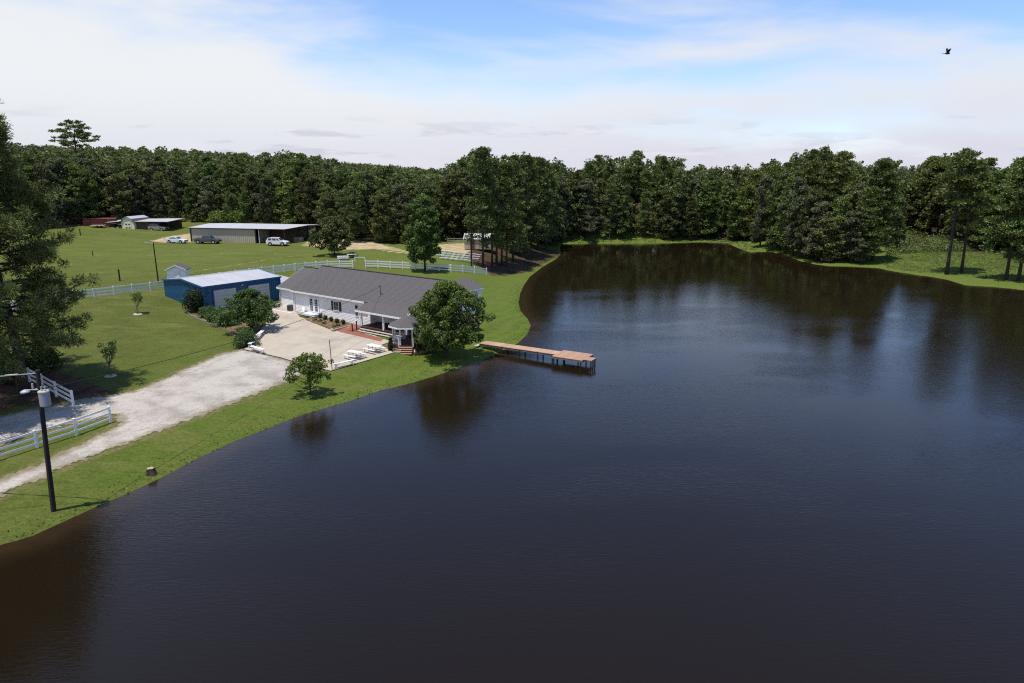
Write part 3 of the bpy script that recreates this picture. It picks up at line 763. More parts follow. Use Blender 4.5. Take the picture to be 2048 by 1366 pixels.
siding(house, (-24.3, -4.7), (-24.3, -5.4), -.3, 3.0)
siding(house, (-8.3, -5.4), (-8.3, -3.9), .3, 3.3)
siding(house, (-8.3, -3.9), (-3.2, -3.9), .3, 3.4)
siding(house, (-3.2, -3.9), (-3.2, -4.9), .3, 3.3)
siding(house, (-3.2, -4.9), (-.5, -4.9), .3, 3.3)
siding(house, (-.5, -5.4), (-.5, 5.4), .2, lambda t: 3.05+SL*(5.4-abs(t*10.8-5.4))-.05, name='gable_wall')
siding(house, (-.5, 5.4), (-28.1, 5.4), -.3, 3.0)
siding(house, (-28.1, 5.4), (-28.1, -4.7), -.3, lambda t: 3.0+SL*(5.0-abs(t*10.1-5.0))-.3)
roof = roof_sheet('roof', [(-24.3, -W, EV+.1), (0, -W, EV+.1), (0, 0, RZ+.1), (-24.3, 0, RZ+.1)], 'shingle', house)
roof_sheet('roof_slope', [(-24.3, 0, RZ+.1), (0, 0, RZ+.1), (0, W, EV+.1), (-24.3, W, EV+.1)], 'shingle', house)
roof_sheet('lower_roof', [(-28.6, -5.05, EV), (-24.31, -5.05, EV), (-24.31, 0, RZ-.38), (-28.6, 0, RZ-.38)], 'shingle', house)
roof_sheet('lower_roof', [(-28.6, 0, RZ-.38), (-24.31, 0, RZ-.38), (-24.31, 5.3, EV), (-28.6, 5.3, EV)], 'shingle', house)
# shingle courses: raised course edges so that the rows catch the light
mb = MB()
for k in range(1, 27):
    t = k/27.; y = -W*(1-t); z = EV+.1+(RZ-EV)*t
    mb.add([(-24.28, y, z+.004), (-.02, y, z+.004), (-.02, y+.2, z+.004+.2*SL-.006), (-24.28, y+.2, z+.004+.2*SL-.006), (-24.28, y, z+.018), (-.02, y, z+.018)], [(4, 5, 2, 3), (0, 1, 5, 4)])
mb.obj('shingle_course', M['shingle'], house, kind='stuff')
roof_sheet('porch_roof', [(-8.9, -7.4, 2.34), (.0, -7.4, 2.34), (.0, -W+.003, EV+.103), (-8.9+.75, -W+.003, EV+.103)], 'shingle', house)
MB().beam((-24.3, 0, RZ+.13), (0, 0, RZ+.13), .32, .06).obj('ridge_cap', M['ridge'], house)
MB().beam((-28.6, 0, RZ-.35), (-24.31, 0, RZ-.35), .3, .06).obj('ridge_cap', M['ridge'], house)
for a, b in (((-24.3, -W-.03, EV-.05), (-8.9, -W-.03, EV-.05)), ((-28.6, -5.08, EV-.14), (-24.4, -5.08, EV-.14)), ((-8.9, -7.43, 2.2), (.05, -7.43, 2.2)), ((.03, -7.4, 2.22), (.03, -W, EV-.04)), ((.03, -W, EV-.02), (.03, 0, RZ-.04)), ((.03, 0, RZ-.04), (.03, W, EV-.02)), ((-24.3, W+.03, EV-.05), (0, W+.03, EV-.05)),
             ((-28.63, -5.05, EV-.14), (-28.63, 0, RZ-.52)), ((-28.63, 0, RZ-.52), (-28.63, 5.3, EV-.14)), ((-24.33, -W, EV-.04), (-24.33, -.1, RZ-.06)), ((-8.95, -7.4, 2.2), (-8.25, -5.9, 2.95))):
    MB().beam(a, b, .06, .22).obj('fascia', M['white' if a[0] != -24.33 else 'ridge'], house)
for a in ((-24.3, -5.42), (-8.35, -5.42), (-28.1, -4.74), (-.48, 5.4), (-3.2, -4.92)):
    MB().box(a[0], a[1], 1.45, .14, .14, 3.1).obj('corner_board', M['white'], house)
def window(u, z0, z1, w, v=-5.4, shutters=False, along='u', frame_w=.09, rows=2, cols=1, name='window'):
    f = MB()
    def bx(mb, du, zc, su, sz, d, th):
        if along == 'u': mb.box(u+du, v-d, zc, su, th, sz)
        else: mb.box(v+d, u+du, zc, th, su, sz)
    zc = (z0+z1)/2; h = z1-z0
    for s in (-1, 1): bx(f, s*(w/2+frame_w/2), zc, frame_w, h+2*frame_w, .06, .09)
    for s in (z0-frame_w/2, z1+frame_w/2): bx(f, 0, s, w, frame_w, .062, .09)
    fo = f.obj(name, M['white'], house)
    g = MB(); bx(g, 0, zc, w, h, .045, .05); g.obj('pane', M['glass'], fo)
    s_ = MB()
    for k in range(1, rows): bx(s_, 0, z0+h*k/rows, w, .035, .078, .03)
    for k in range(1, cols): bx(s_, -w/2+w*k/cols, zc, .03, h, .079, .03)
    if rows > 1 or cols > 1: s_.obj('muntin', M['white'], fo)
    if shutters:
        for s in (-1, 1):
            q = MB(); bx(q, s*(w/2+frame_w+.24), zc, .36, h+.12, .05, .06); so_ = q.obj('shutter', M['shutter'], house)
            q = MB()
            for k in range(9): bx(q, s*(w/2+frame_w+.24), z0+h*(k+.5)/9, .28, .05, .085, .02)
            q.obj('louver', M['shutter'], so_)
    return fo
window(-14.95, 1.25, 2.4, .95, shutters=True, rows=2, cols=2)
window(-10.85, 1.0, 2.4, .55, rows=2, name='window')
window(-24.85, 1.35, 1.9, .5, v=-4.7)
window(-7.0, 1.2, 2.1, .6, v=-3.9)
window(-2.4, 1.2, 2.1, .6, v=-4.9)
for y in (-3.2, 0, 3.0): window(y, 1.2, 2.35, .9, v=-.46, along='v', rows=2, cols=2)
MB().tube([(-.42, 0, 4.9), (-.36, 0, 4.9)], [.28, .28], 16).obj('gable_vent', M['white'], house)
# french doors with step
dr = MB().box(-19.65, -5.46, 1.45, 2.15, .1, 2.05).obj('french_door', M['white'], house)
for s in (-1, 1):
    MB().box(-19.65+s*.52, -5.52, 1.45, .52, .03, 1.65).obj('pane', M['glass'], dr)
    q = MB()
    for k in range(1, 5): q.box(-19.65+s*.52, -5.54, .65+1.6*k/5, .52, .02, .035)
    q.box(-19.65+s*.52, -5.542, 1.45, .03, .02, 1.65); q.obj('muntin', M['white'], dr)
MB().box(-19.65, -5.56, 1.4, .05, .04, .12).obj('handle', M['grey'], dr)
MB().box(-19.65, -6.0, .2, 2.6, 1.0, .28).obj('door_step', M['white'], house)
MB().tube([(-23.9, -5.5, .0), (-23.9, -5.5, 2.9), (-23.9, -5.85, 3.0)], [.04]*3, 6).obj('downspout', M['white'], house)
MB().tube([(-28.3, -4.85, 0), (-28.3, -4.85, 2.7), (-28.4, -5.0, 2.95)], [.04]*3, 6).obj('downspout', M['white'], house)
# roof mast and pipe
MB().tube([(-7.6, -4.2, 3.6), (-7.6, -4.2, 5.1)], [.045, .04], 6).obj('service_mast', M['darktrim'], house)
MB().box(-7.6, -4.2, 5.05, .4, .06, .06).obj('mast_insulator', M['darktrim'], house)
# porch: deck, posts, steps, rail
MB().prism([(-8.3, -7.2), (.2, -7.2), (.2, -3.9), (-8.3, -3.9)], .12, .30).obj('porch_floor', M['brown'], house)
MB().prism([(-8.2, -7.1), (.1, -7.1), (.1, -3.95), (-8.2, -3.95)], -.3, .12).obj('porch_skirt', M['brown'], house)
for u in (-8.1, -4.1, -.1): MB().box(u, -7.12, 1.25, .2, .2, 1.98).obj('porch_post', M['white'], house)
for k, (dz, dy) in enumerate(((.06, -7.55), (-.14, -7.9))):
    MB().box(-4.2, dy, dz, 7.4, .36, .05).obj('step_tread', M['curb'], house)
    MB().box(-4.2, dy+.05, dz-.12, 7.3, .25, .18).obj('step_riser', M['brown'], house)
MB().beam((-8.2, -8.6, .85), (-8.2, -7.2, 1.3), .08, .08).obj('handrail', M['white'], house)
for y, zz in ((-8.6, .25), (-7.9, .5)): MB().box(-8.2, y, zz, .12, .12, 1.2).obj('newel_post', M['brown'], house)
# back wing
MB().slab([(-4.6, 2.5, 4.75), (-4.6, 10.2, 4.75), (-2.1, 10.2, 3.55), (-2.1, 2.5, 3.55)], .12).obj('wing_roof', M['shingle'], house)
MB().slab([(-7.1, 2.5, 3.55), (-7.1, 10.2, 3.55), (-4.6, 10.2, 4.75), (-4.6, 2.5, 4.75)], .12).obj('wing_roof', M['shingle'], house)
siding(house, (-2.4, 5.5), (-2.4, 9.9), 0, 3.45, name='wing_wall')
siding(house, (-2.4, 9.9), (-6.8, 9.9), 0, lambda t: 3.5+.48*(2.2-abs(t*4.4-2.2)), name='wing_wall')
siding(house, (-6.8, 9.9), (-6.8, 5.5), 0, 3.45, name='wing_wall')
MB().beam((-2.07, 2.5, 3.4), (-2.07, 10.2, 3.4), .06, .18).obj('fascia', M['white'], house)
# deck along the gable end with rail, under an open pergola edge
MB().prism([(.2, -6.2), (2.9, -6.2), (2.9, 3.5), (.2, 3.5)], .1, .26).obj('side_deck', M['greywood'], house)
for y in (-6.1, -3.9, -1.7, .5, 2.7): MB().box(2.82, y, .5, .1, .1, 1.5).obj('rail_post', M['greywood'], house)
for z in (.55, 1.2): MB().beam((2.82, -6.1, z), (2.82, 3.4, z), .06, .09).obj('rail', M['greywood'], house)
MB().beam((2.86, -6.1, 1.28), (2.86, 3.4, 1.28), .16, .04).obj('rail_cap', M['deckboard'], house)
# lake-side steps from the deck
stp = thing('deck_steps', 'three new wooden step treads on the grass right of the shade tree', 'steps', G(945, 645), HTH+.95)
for k in range(4): MB().box(-.1+k*.0, -.55+k*.45, .12+k*.17, 2.2, .34, .07).obj('step_tread', M['deckboard'], stp)
for s in (-1, 1): MB().beam((s*.9, -.7, -.05), (s*.9, 1.0, .5), .06, .2).obj('stringer', M['brown'], stp)

# gazebo at the porch corner
gzc = (-12.05, 77.3); GZZ = 1.62
gz = thing('gazebo', 'octagonal white posted gazebo with grey shingle roof and brown steps at the porch corner', 'gazebo', (gzc[0], gzc[1], GZZ), 0)
oc = [(1.9*math.cos(math.radians(22.5+45*k)), 1.9*math.sin(math.radians(22.5+45*k))) for k in range(8)]
MB().prism([(x*1.02, y*1.02) for x, y in oc], -.75, .0).obj('floor', M['brown'], gz)
for x, y in oc: MB().box(x*.95, y*.95, 1.06, .14, .14, 2.1).obj('post', M['white'], gz)
for k in range(8):
    a, b = oc[k], oc[(k+1) % 8]
    MB().add([(a[0]*1.2, a[1]*1.2, 2.12), (b[0]*1.2, b[1]*1.2, 2.12), (0, 0, 3.15), (a[0]*1.2, a[1]*1.2, 2.04), (b[0]*1.2, b[1]*1.2, 2.04), (0, 0, 3.07)], [(0, 1, 2), (5, 4, 3), (0, 3, 4, 1), (1, 4, 5, 2), (2, 5, 3, 0)]).obj('roof_panel', M['shingle'], gz)
    MB().beam((a[0]*1.21, a[1]*1.21, 2.0), (b[0]*1.21, b[1]*1.21, 2.0), .05, .16).obj('fascia', M['white'], gz)
    if k == 5 or k == 1: continue
    MB().beam((a[0]*.95, a[1]*.95, .85), (b[0]*.95, b[1]*.95, .85), .07, .06).obj('rail', M['white'], gz)
    q = MB()
    for i in range(1, 8):
        t = i/8.; q.box((a[0]*(1-t)+b[0]*t)*.95, (a[1]*(1-t)+b[1]*t)*.95, .43, .035, .035, .84)
    q.obj('baluster', M['white'], gz, kind='stuff')
    for s in (.0, 1.0):
        pa = Vector((a[0]*.95, a[1]*.95, 1.55)) if s == 0 else Vector((b[0]*.95, b[1]*.95, 1.55)); e = Vector(((a[0]+b[0])/2*.95, (a[1]+b[1])/2*.95, 2.0))
        pa2 = pa.lerp(Vector((e.x, e.y, pa.z)), .0); e2 = Vector((pa.x*(.55)+e.x*.45, pa.y*.55+e.y*.45, 2.0))
        MB().beam(pa2, e2, .05, .07).obj('bracket', M['white'], gz)
for k in range(4):
    MB().box(0, -2.0-.30*(k+1)+.1, -.17*(k+.6)-.03, 1.55, .32, .05).obj('step_tread', M['cedar'], gz)
    MB().box(0, -2.0-.30*(k+1)+.13, -.17*(k+.6)-.14, 1.5, .24, .17).obj('step_riser', M['brown'], gz)
for s in (-1, 1): MB().box(s*.82, -2.05, .35, .1, .1, .9).obj('newel_post', M['white'], gz)
MB().tube([(0, 0, 3.1), (0, 0, 3.35)], [.05, .03], 8).obj('finial', M['white'], gz)
bush('tall_planter_evergreen', 'tall dark clipped evergreen standing left of the gazebo steps', 0, 0, .42, 1.9, 2600, .10, 'holly', 81, base=(-13.75, 74.95, .95), K=30)
bush('planter_evergreen', 'short dark evergreen standing right of the gazebo steps', 0, 0, .26, 1.0, 900, .09, 'holly', 82, base=(-10.75, 75.0, .9), K=14)
bush('flowering_shrub', 'white flowered shrub beside the gazebo, left of the shade tree trunk', 0, 0, 1.3, 1.2, 2600, .13, 'oak', 83, base=(-9.4, 76.3, .95), flowers=130)
bush('flowering_shrub', 'low shrub with pink and white blooms at the tip of the stone edged bed', 0, 0, .8, .7, 1100, .13, 'oak', 84, base=(-7.9, 76.9, .9), flowers=90)
bush('trailing_plant', 'pale flower tuft on the post left of the gazebo entrance', 0, 0, .35, .35, 260, .1, 'straw', 85, base=(-13.9, 75.9, 2.3), K=8, cat='plant')

# ------------------------------------------------------------------ blue garage
GZ0 = 1.5
gar = thing('garage', 'blue metal garage with two white roller doors and a pale metal roof', 'garage', (GO[0], GO[1], GZ0), GTH)
GL, GWd, GE, GR = 12.32, 11.12, 3.78, .6
def ribs(parent, p, q, z0, z1, m, step=.3, name='wall', outs=1):
    p = np.array(p, float); q = np.array(q, float); d = q-p; Ln = np.hypot(*d); d /= Ln; n_ = np.array([d[1], -d[0]])*outs
    zf = (lambda t: z1(t)) if callable(z1) else (lambda t: z1)
    mb = MB(); k = max(2, int(Ln/2)); 
    for i in range(k):
        a, b = i/k, (i+1)/k; A, B = p+d*Ln*a, p+d*Ln*b
        mb.add([(A[0], A[1], z0), (B[0], B[1], z0), (B[0], B[1], zf(b)), (A[0], A[1], zf(a)), (A[0]-n_[0]*.1, A[1]-n_[1]*.1, z0), (B[0]-n_[0]*.1, B[1]-n_[1]*.1, z0), (B[0]-n_[0]*.1, B[1]-n_[1]*.1, zf(b)), (A[0]-n_[0]*.1, A[1]-n_[1]*.1, zf(a))],
               [(0, 1, 2, 3), (7, 6, 5, 4), (3, 2, 6, 7), (4, 5, 1, 0), (0, 3, 7, 4), (1, 5, 6, 2)])
    w = mb.obj(name, m, parent)
    rb = MB(); s = .15
    while s < Ln:
        A = p+d*s+n_*.015; rz = math.atan2(d[1], d[0]); rb.box(A[0], A[1], (z0+zf(s/Ln)-.03)/2, .07, .05, zf(s/Ln)-.03-z0, rz); s += step
    rb.obj('cladding_rib', m, w, kind='stuff')
    return w
ribs(gar, (0, 0), (GL, 0), -.25, GE, M['blue'], name='front_wall')
gtop = lambda t: GE+GR*(1-abs(2*t-1))
ribs(gar, (0, GWd), (0, 0), -.25, gtop, M['blue'], name='end_wall')
ribs(gar, (GL, 0), (GL, GWd), -.25, gtop, M['blue'], name='end_wall')
ribs(gar, (GL, GWd), (0, GWd), .5, GE, M['blue'], name='back_wall')
for y0, z0, y1, z1 in ((-.2, GE-.01, GWd/2, GE+GR+.06), (GWd/2, GE+GR+.06, GWd+.2, GE-.01)):
    r_ = MB().slab([(-.15, y0, z0+.05), (GL+.15, y0, z0+.05), (GL+.15, y1, z1+.05), (-.15, y1, z1+.05)], .06).obj('roof', M['metalroof'], gar)
    rb = MB()
    for i in range(40):
        x = -.1+i*(GL+.2)/39.; rb.beam((x, y0, z0+.065), (x, y1, z1+.065), .04, .03)
    rb.obj('roof_rib', M['metalroof'], r_, kind='stuff')
for a, b in (((-.18, -.23, GE), (-.18, GWd/2, GE+GR+.03)), ((-.18, GWd/2, GE+GR+.03), (-.18, GWd+.23, GE)), ((-.2, -.24, GE), (GL+.2, -.24, GE)), ((GL+.18, -.23, GE), (GL+.18, GWd/2, GE+GR+.03))):
    MB().beam(a, b, .12, .2).obj('roof_trim', M['bluetrim'], gar)
for x in (0, GL): MB().box(x, -.04, 1.75, .2, .14, 4.0).obj('corner_trim', M['bluetrim'], gar)
for (x0, x1) in ((1.45, 4.95), (6.9, 10.4)):
    dd = MB(); dd.box((x0+x1)/2, -.06, 1.5, x1-x0, .08, 3.2); do = dd.obj('roller_door', M['doorwhite'], gar)
    for k in range(7): MB().box((x0+x1)/2, -.115, .15+k*.45, x1-x0-.1, .03, .40).obj('panel', M['doorwhite'], do)
    fr2 = MB()
    for x in (x0-.06, x1+.06): fr2.box(x, -.07, 1.55, .12, .16, 3.3)
    fr2.box((x0+x1)/2, -.07, 3.16, x1-x0, .16, .12); fr2.obj('door_frame', M['bluetrim'], gar)
MB().box(5.95, -.12, 3.35, .2, .2, .12).obj('wall_light', M['white'], gar)
# metal-roofed lean-to between garage and house
crp = thing('carport', 'open lean-to with a bright metal roof and blue louvered side between garage and house', 'carport', fr(GO, GA, GN, 12.6, 0)+(1.5,), GTH)
r_ = MB().slab([(0.1, 1.8, 2.55), (5.2, 1.8, 2.35), (5.2, 11.0, 2.9), (.1, 11.0, 3.1)], .07).obj('roof', M['metalroof'], crp)
rb = MB()
for i in range(16): x = .2+i*.33; rb.beam((x, 1.8, 2.57-.0392*x), (x, 11.0, 3.12-.0392*x), .04, .03)
rb.obj('roof_rib', M['metalroof'], r_, kind='stuff')
for x, y in ((.25, 1.95), (5.05, 1.95), (5.05, 10.8), (.25, 10.8)): MB().box(x, y, 1.15, .12, .12, 2.4).obj('post', M['white'], crp)
for k in range(8): MB().box(2.6, 2.4, .3+k*.26, 4.4, .05, .15).obj('louver', M['blue'], crp)

# small white shed behind the garage
p = G(344, 566)
wsd = thing('garden_shed', 'small white shed with a brown shingle roof beside the left end of the garage roof', 'shed', (p[0]+.5, p[1]+1.5, zat(p[0], p[1])), .15); wsd.scale = (.8, .8, 1.05)
siding(wsd, (-1.75, -1.4), (1.75, -1.4), -.3, lambda t: 2.1+.35*(1.75-abs(t*3.5-1.75)))
siding(wsd, (1.75, -1.4), (1.75, 1.4), -.3, 2.1); siding(wsd, (1.75, 1.4), (-1.75, 1.4), -.3, 2.1); siding(wsd, (-1.75, 1.4), (-1.75, -1.4), -.3, 2.1)
for s in (-1, 1): MB().slab([(s*2.05, -1.75, 2.02), (0, -1.75, 2.78), (0, 1.7, 2.78), (s*2.05, 1.7, 2.02)][::s], .08).obj('roof', M['shingle'], wsd)
for s in (-1, 1): MB().beam((s*2.05, -1.77, 1.95), (0, -1.77, 2.7), .05, .12).obj('fascia', M['white'], wsd)
MB().box(0.2, -1.47, .85, .9, .06, 1.8).obj('door', M['white'], wsd)

# ------------------------------------------------------------------ tan barn
tb = thing('barn', 'long low tan metal barn with an open end bay behind the parked cars', 'barn', (TO[0], TO[1], 5.2), TTH)
TW = 15.
ribs(tb, (0, 0), (17.0, 0), -.2, 3.25, M['tan'], name='front_wall', step=.5)
ttop = lambda t: 3.25+.45*(1-abs(2*t-1))
ribs(tb, (0, TW), (0, 0), -.2, ttop, M['tan'], name='end_wall', step=.5)
ribs(tb, (17.0, 1.2), (17.0, TW), -.2, 3.3, M['tan'], name='partition_wall', step=.5)
ribs(tb, (24.0, TW), (0, TW), -.2, 3.2, M['tan'], name='back_wall', step=.5)
ribs(tb, (17, 5.5), (24.0, 5.5), -.2, 3.2, M['plank'], name='bay_wall', step=.5)
for y0, z0, y1, z1 in ((-.3, 3.3, TW/2, 3.75), (TW/2, 3.75, TW+.3, 3.3)):
    r_ = MB().slab([(-.4, y0, z0), (24.6, y0, z0), (26.5, y1, z1), (-.4, y1, z1)] if y0 < 0 else [(-.4, y0, z0), (26.5, y0, z0), (28.5, y1, z1), (-.4, y1, z1)], .12).obj('roof', M['metalroof'], tb)
MB().beam((-.45, -.33, 3.2), (24.6, -.33, 3.2), .1, .16).obj('eave_trim', M['darktrim'], tb)
MB().beam((24.62, -.3, 3.2), (26.6, TW/2, 3.62), .1, .16).obj('eave_trim', M['darktrim'], tb)
for x, y in ((0, -.05), (17.0, -.08), (24.3, -.05), (24.4, 5), (24.9, 9.5)): MB().box(x, y, 1.5, .28, .22, 3.4).obj('corner_post', M['darktrim'], tb)
MB().box(17.7, .1, 1.5, .12, .12, 3.3).obj('downspout', M['white'], tb)
for (x, y, s, l) in ((25.2, 4.5, 1.2, 'pale'), (24.3, 7.0, 1.0, 'dark')):
    p = fr(TO, TA, TN, x, y)
    bx = thing('storage_crate', l+' storage crate standing at the open end of the tan barn', 'crate', (*p, 5.1), TTH)
    MB().box(0, 0, s/2, s*1.6, s, s).obj('crate_body', M['greywood' if l == 'pale' else 'darkwood'], bx)
    for k in range(3): MB().box(0, -s/2-.02, s*(.2+.3*k), s*1.62, .04, .08).obj('batten', M['cedar' if l == 'pale' else 'greywood'], bx)

# ------------------------------------------------------------------ gambrel shed group
p0 = onz(257, 459, 6.9); GBT = -.12
gb = thing('gambrel_shed', 'cream gambrel roofed shed with double doors and a grey barn roof by the woods', 'shed', (p0[0], p0[1], 6.8), GBT)
prof = [(-1.75, -.2), (-1.75, 1.9), (-1.15, 2.75), (0, 3.25), (1.15, 2.75), (1.75, 1.9), (1.75, -.2)]
MB().side(prof, 0, 6.5).obj('shed_wall', M['cream'], gb)
rp = [(-1.95, 1.8), (-1.25, 2.85), (0, 3.4), (1.25, 2.85), (1.95, 1.8)]
for a, b in zip(rp[:-1], rp[1:]):
    q = [(a[0], -.25, a[1]), (b[0], -.25, b[1]), (b[0], 6.8, b[1]), (a[0], 6.8, a[1])]; MB().slab(q, .08).obj('roof_panel', M['shingle'] if abs(a[0]+b[0]) > 2 else M['metalroof'], gb)
for s in (-1, 1):
    d_ = MB().box(s*.46, -.04, .95, .88, .07, 1.85).obj('door', M['cream'], gb)
    for z in (.55, 1.45): MB().box(s*.42, -.09, z, .5, .03, .25).obj('door_window', M['dark'], d_)
MB().box(0, -.25, .03, 1.6, .5, .1).obj('door_ramp', M['curb'], gb)
lt = thing('lean_to', 'open lean-to with a pale flat roof and brown plank front right of the cream shed', 'lean-to', (p0[0]+2.0, p0[1]+.6, 6.7), GBT)
MB().slab([(-.1, -.6, 2.25), (9.3, -.9, 2.3), (9.6, 5.5, 2.75), (-.1, 5.5, 2.6)], .1).obj('roof', M['metalroof'], lt)
for k in range(8): MB().box(1.75, -.05+.02*(k % 2), .14+k*.27, 3.5, .05, .25).obj('plank', M['plank'], lt)
for x, y in ((0, 0), (3.55, 0), (9.1, -.4), (9.1, 5.0), (4.5, 5)): MB().box(x, y, 1.0, .14, .14, 2.4).obj('post', M['darkwood'], lt)
MB().box(4.5, 5.3, 1.1, 9, .1, 2.3).obj('back_wall', M['plank'], lt)
lt2 = thing('lean_to', 'narrow lean-to roof sheltering the golf cart left of the cream shed', 'lean-to', (p0[0]-5.2, p0[1]+.8, 6.7), GBT)
MB().slab([(-.6, -.7, 1.95), (3.3, -.7, 2.3), (3.3, 4, 2.6), (-.6, 4, 2.3)], .08).obj('roof', M['metalroof'], lt2)
for x, y in ((-.4, -.5), (3.1, -.5), (-.4, 3.6), (3.1, 3.6)): MB().box(x, y, .95, .12, .12, 2.3).obj('post', M['darkwood'], lt2)
gc = thing('golf_cart', 'white golf cart parked under the narrow roof left of the cream shed', 'golf cart', (p0[0]-3.7, p0[1]+.9, 6.75), GBT)
MB().side([(-1.2, .3), (-1.2, .7), (-.3, .75), (-.2, .5), (.5, .5), (.7, .85), (1.2, .6), (1.25, .3)], -.55, .55).obj('body', M['carwhite'], gc)
MB().slab([(-.9, -.6, 1.75), (.7, -.6, 1.7), (.7, .6, 1.7), (-.9, .6, 1.75)], .06).obj('canopy', M['carwhite'], gc)
MB().box(-.4, 0, .9, .5, 1.0, .3).obj('seat', M['dark'], gc)
for x, y in ((-.85, -.5), (-.85, .5), (.65, -.5), (.65, .5)): MB().tube([(x, y, .6), (x, y, 1.7)], [.025, .025], 5).obj('roof_post', M['darktrim'], gc)
for x in (-.8, .8):
    for y in (-.5, .5): MB().tube([(x, y-.09, .22), (x, y+.09, .22)], [.22, .22], 12).obj('wheel', M['tyre'], gc)
# container
p1 = onz(168, 459, 6.9)
cn = thing('shipping_container', 'rusty red shipping container at the left end of the sheds', 'container', (p1[0], p1[1], 6.75), .28)
MB().prism([(0, 0), (7.2, 0), (7.2, 2.5), (0, 2.5)], 0, 2.7).obj('body', M['red'], cn)
rb = MB()
for k in range(28): rb.box(.15+k*.255, -.03, 1.35, .12, .06, 2.5)
rb.obj('side_rib', M['red'], cn, kind='stuff')
for y in (.63, 1.87):
    d_ = MB().box(-.05, y, 1.33, .08, 1.2, 2.5).obj('door', M['red'], cn); MB().tube([(-.12, y+.3, .2), (-.12, y+.3, 2.5)], [.03, .03], 5).obj('lock_bar', M['grey'], d_)
MB().slab([(-.1, -.2, 2.95), (7.5, -.2, 2.85), (7.5, 2.6, 2.85), (-.1, 2.6, 2.95)], .06).obj('roof_sheet', mat('rust_roof', (.26, .09, .06), .7, var=.2), cn)
# small yellow loader
p2 = (p0[0]-6.6, p0[1]+2.2)
ld = thing('loader', 'old yellow loader with a canopy standing between the red container and the lean-to', 'loader', (*p2, 6.7), .1)
MB().side([(-1.5, .6), (-1.5, 1.2), (-.3, 1.3), (.4, 1.25), (1.5, 1.0), (1.5, .6)], -.6, .6).obj('body', M['yellow'], ld)
MB().slab([(-.9, -.7, 2.75), (.9, -.7, 2.75), (.9, .7, 2.75), (-.9, .7, 2.75)], .1).obj('canopy', M['yellow'], ld)
for x, y in ((-.8, -.6), (.8, -.6), (-.8, .6), (.8, .6)): MB().tube([(x, y, 1.1), (x, y, 2.7)], [.05, .05], 5).obj('canopy_post', M['yellow'], ld)
for x, r in ((-1.0, .6), (1.0, .45)):
    for y in (-.75, .75): MB().tube([(x, y-.15, r), (x, y+.15, r)], [r, r], 14).obj('wheel', M['tyre'], ld)
MB().beam((-.6, -.75, 1.3), (-2.2, -.75, 2.2), .15, .2).obj('lift_arm', M['yellow'], ld); MB().beam((-.6, .75, 1.3), (-2.2, .75, 2.2), .15, .2).obj('lift_arm', M['yellow'], ld)
MB().side([(-2.9, 1.7), (-2.9, 2.3), (-2.2, 2.3), (-2.2, 1.9)], -.9, .9).obj('bucket', M['yellow'], ld)
# flat trailer
p3 = onz(198, 461, 6.7)
tr_ = thing('flat_trailer', 'flat pale trailer parked on the grass in front of the red container', 'trailer', (p3[0], p3[1], zat(p3[0], p3[1])), .05)
MB().box(0, 0, .55, 3.4, 1.7, .12).obj('bed', M['curb'], tr_)
for s in (-.9, .9): MB().tube([(.2, s-.1, .3), (.2, s+.1, .3)], [.3, .3], 12).obj('wheel', M['tyre'], tr_)
MB().beam((1.7, 0, .5), (2.8, 0, .4), .1, .1).obj('drawbar', M['darktrim'], tr_)
pb = onz(345, 458, 6.6)
bush('brush_pile', 'low brown brush pile right of the parked champagne car', 0, 0, 2.0, .9, 900, .3, 'holly', 88, base=(pb[0], pb[1], 6.3), K=16, cat='brush pile')

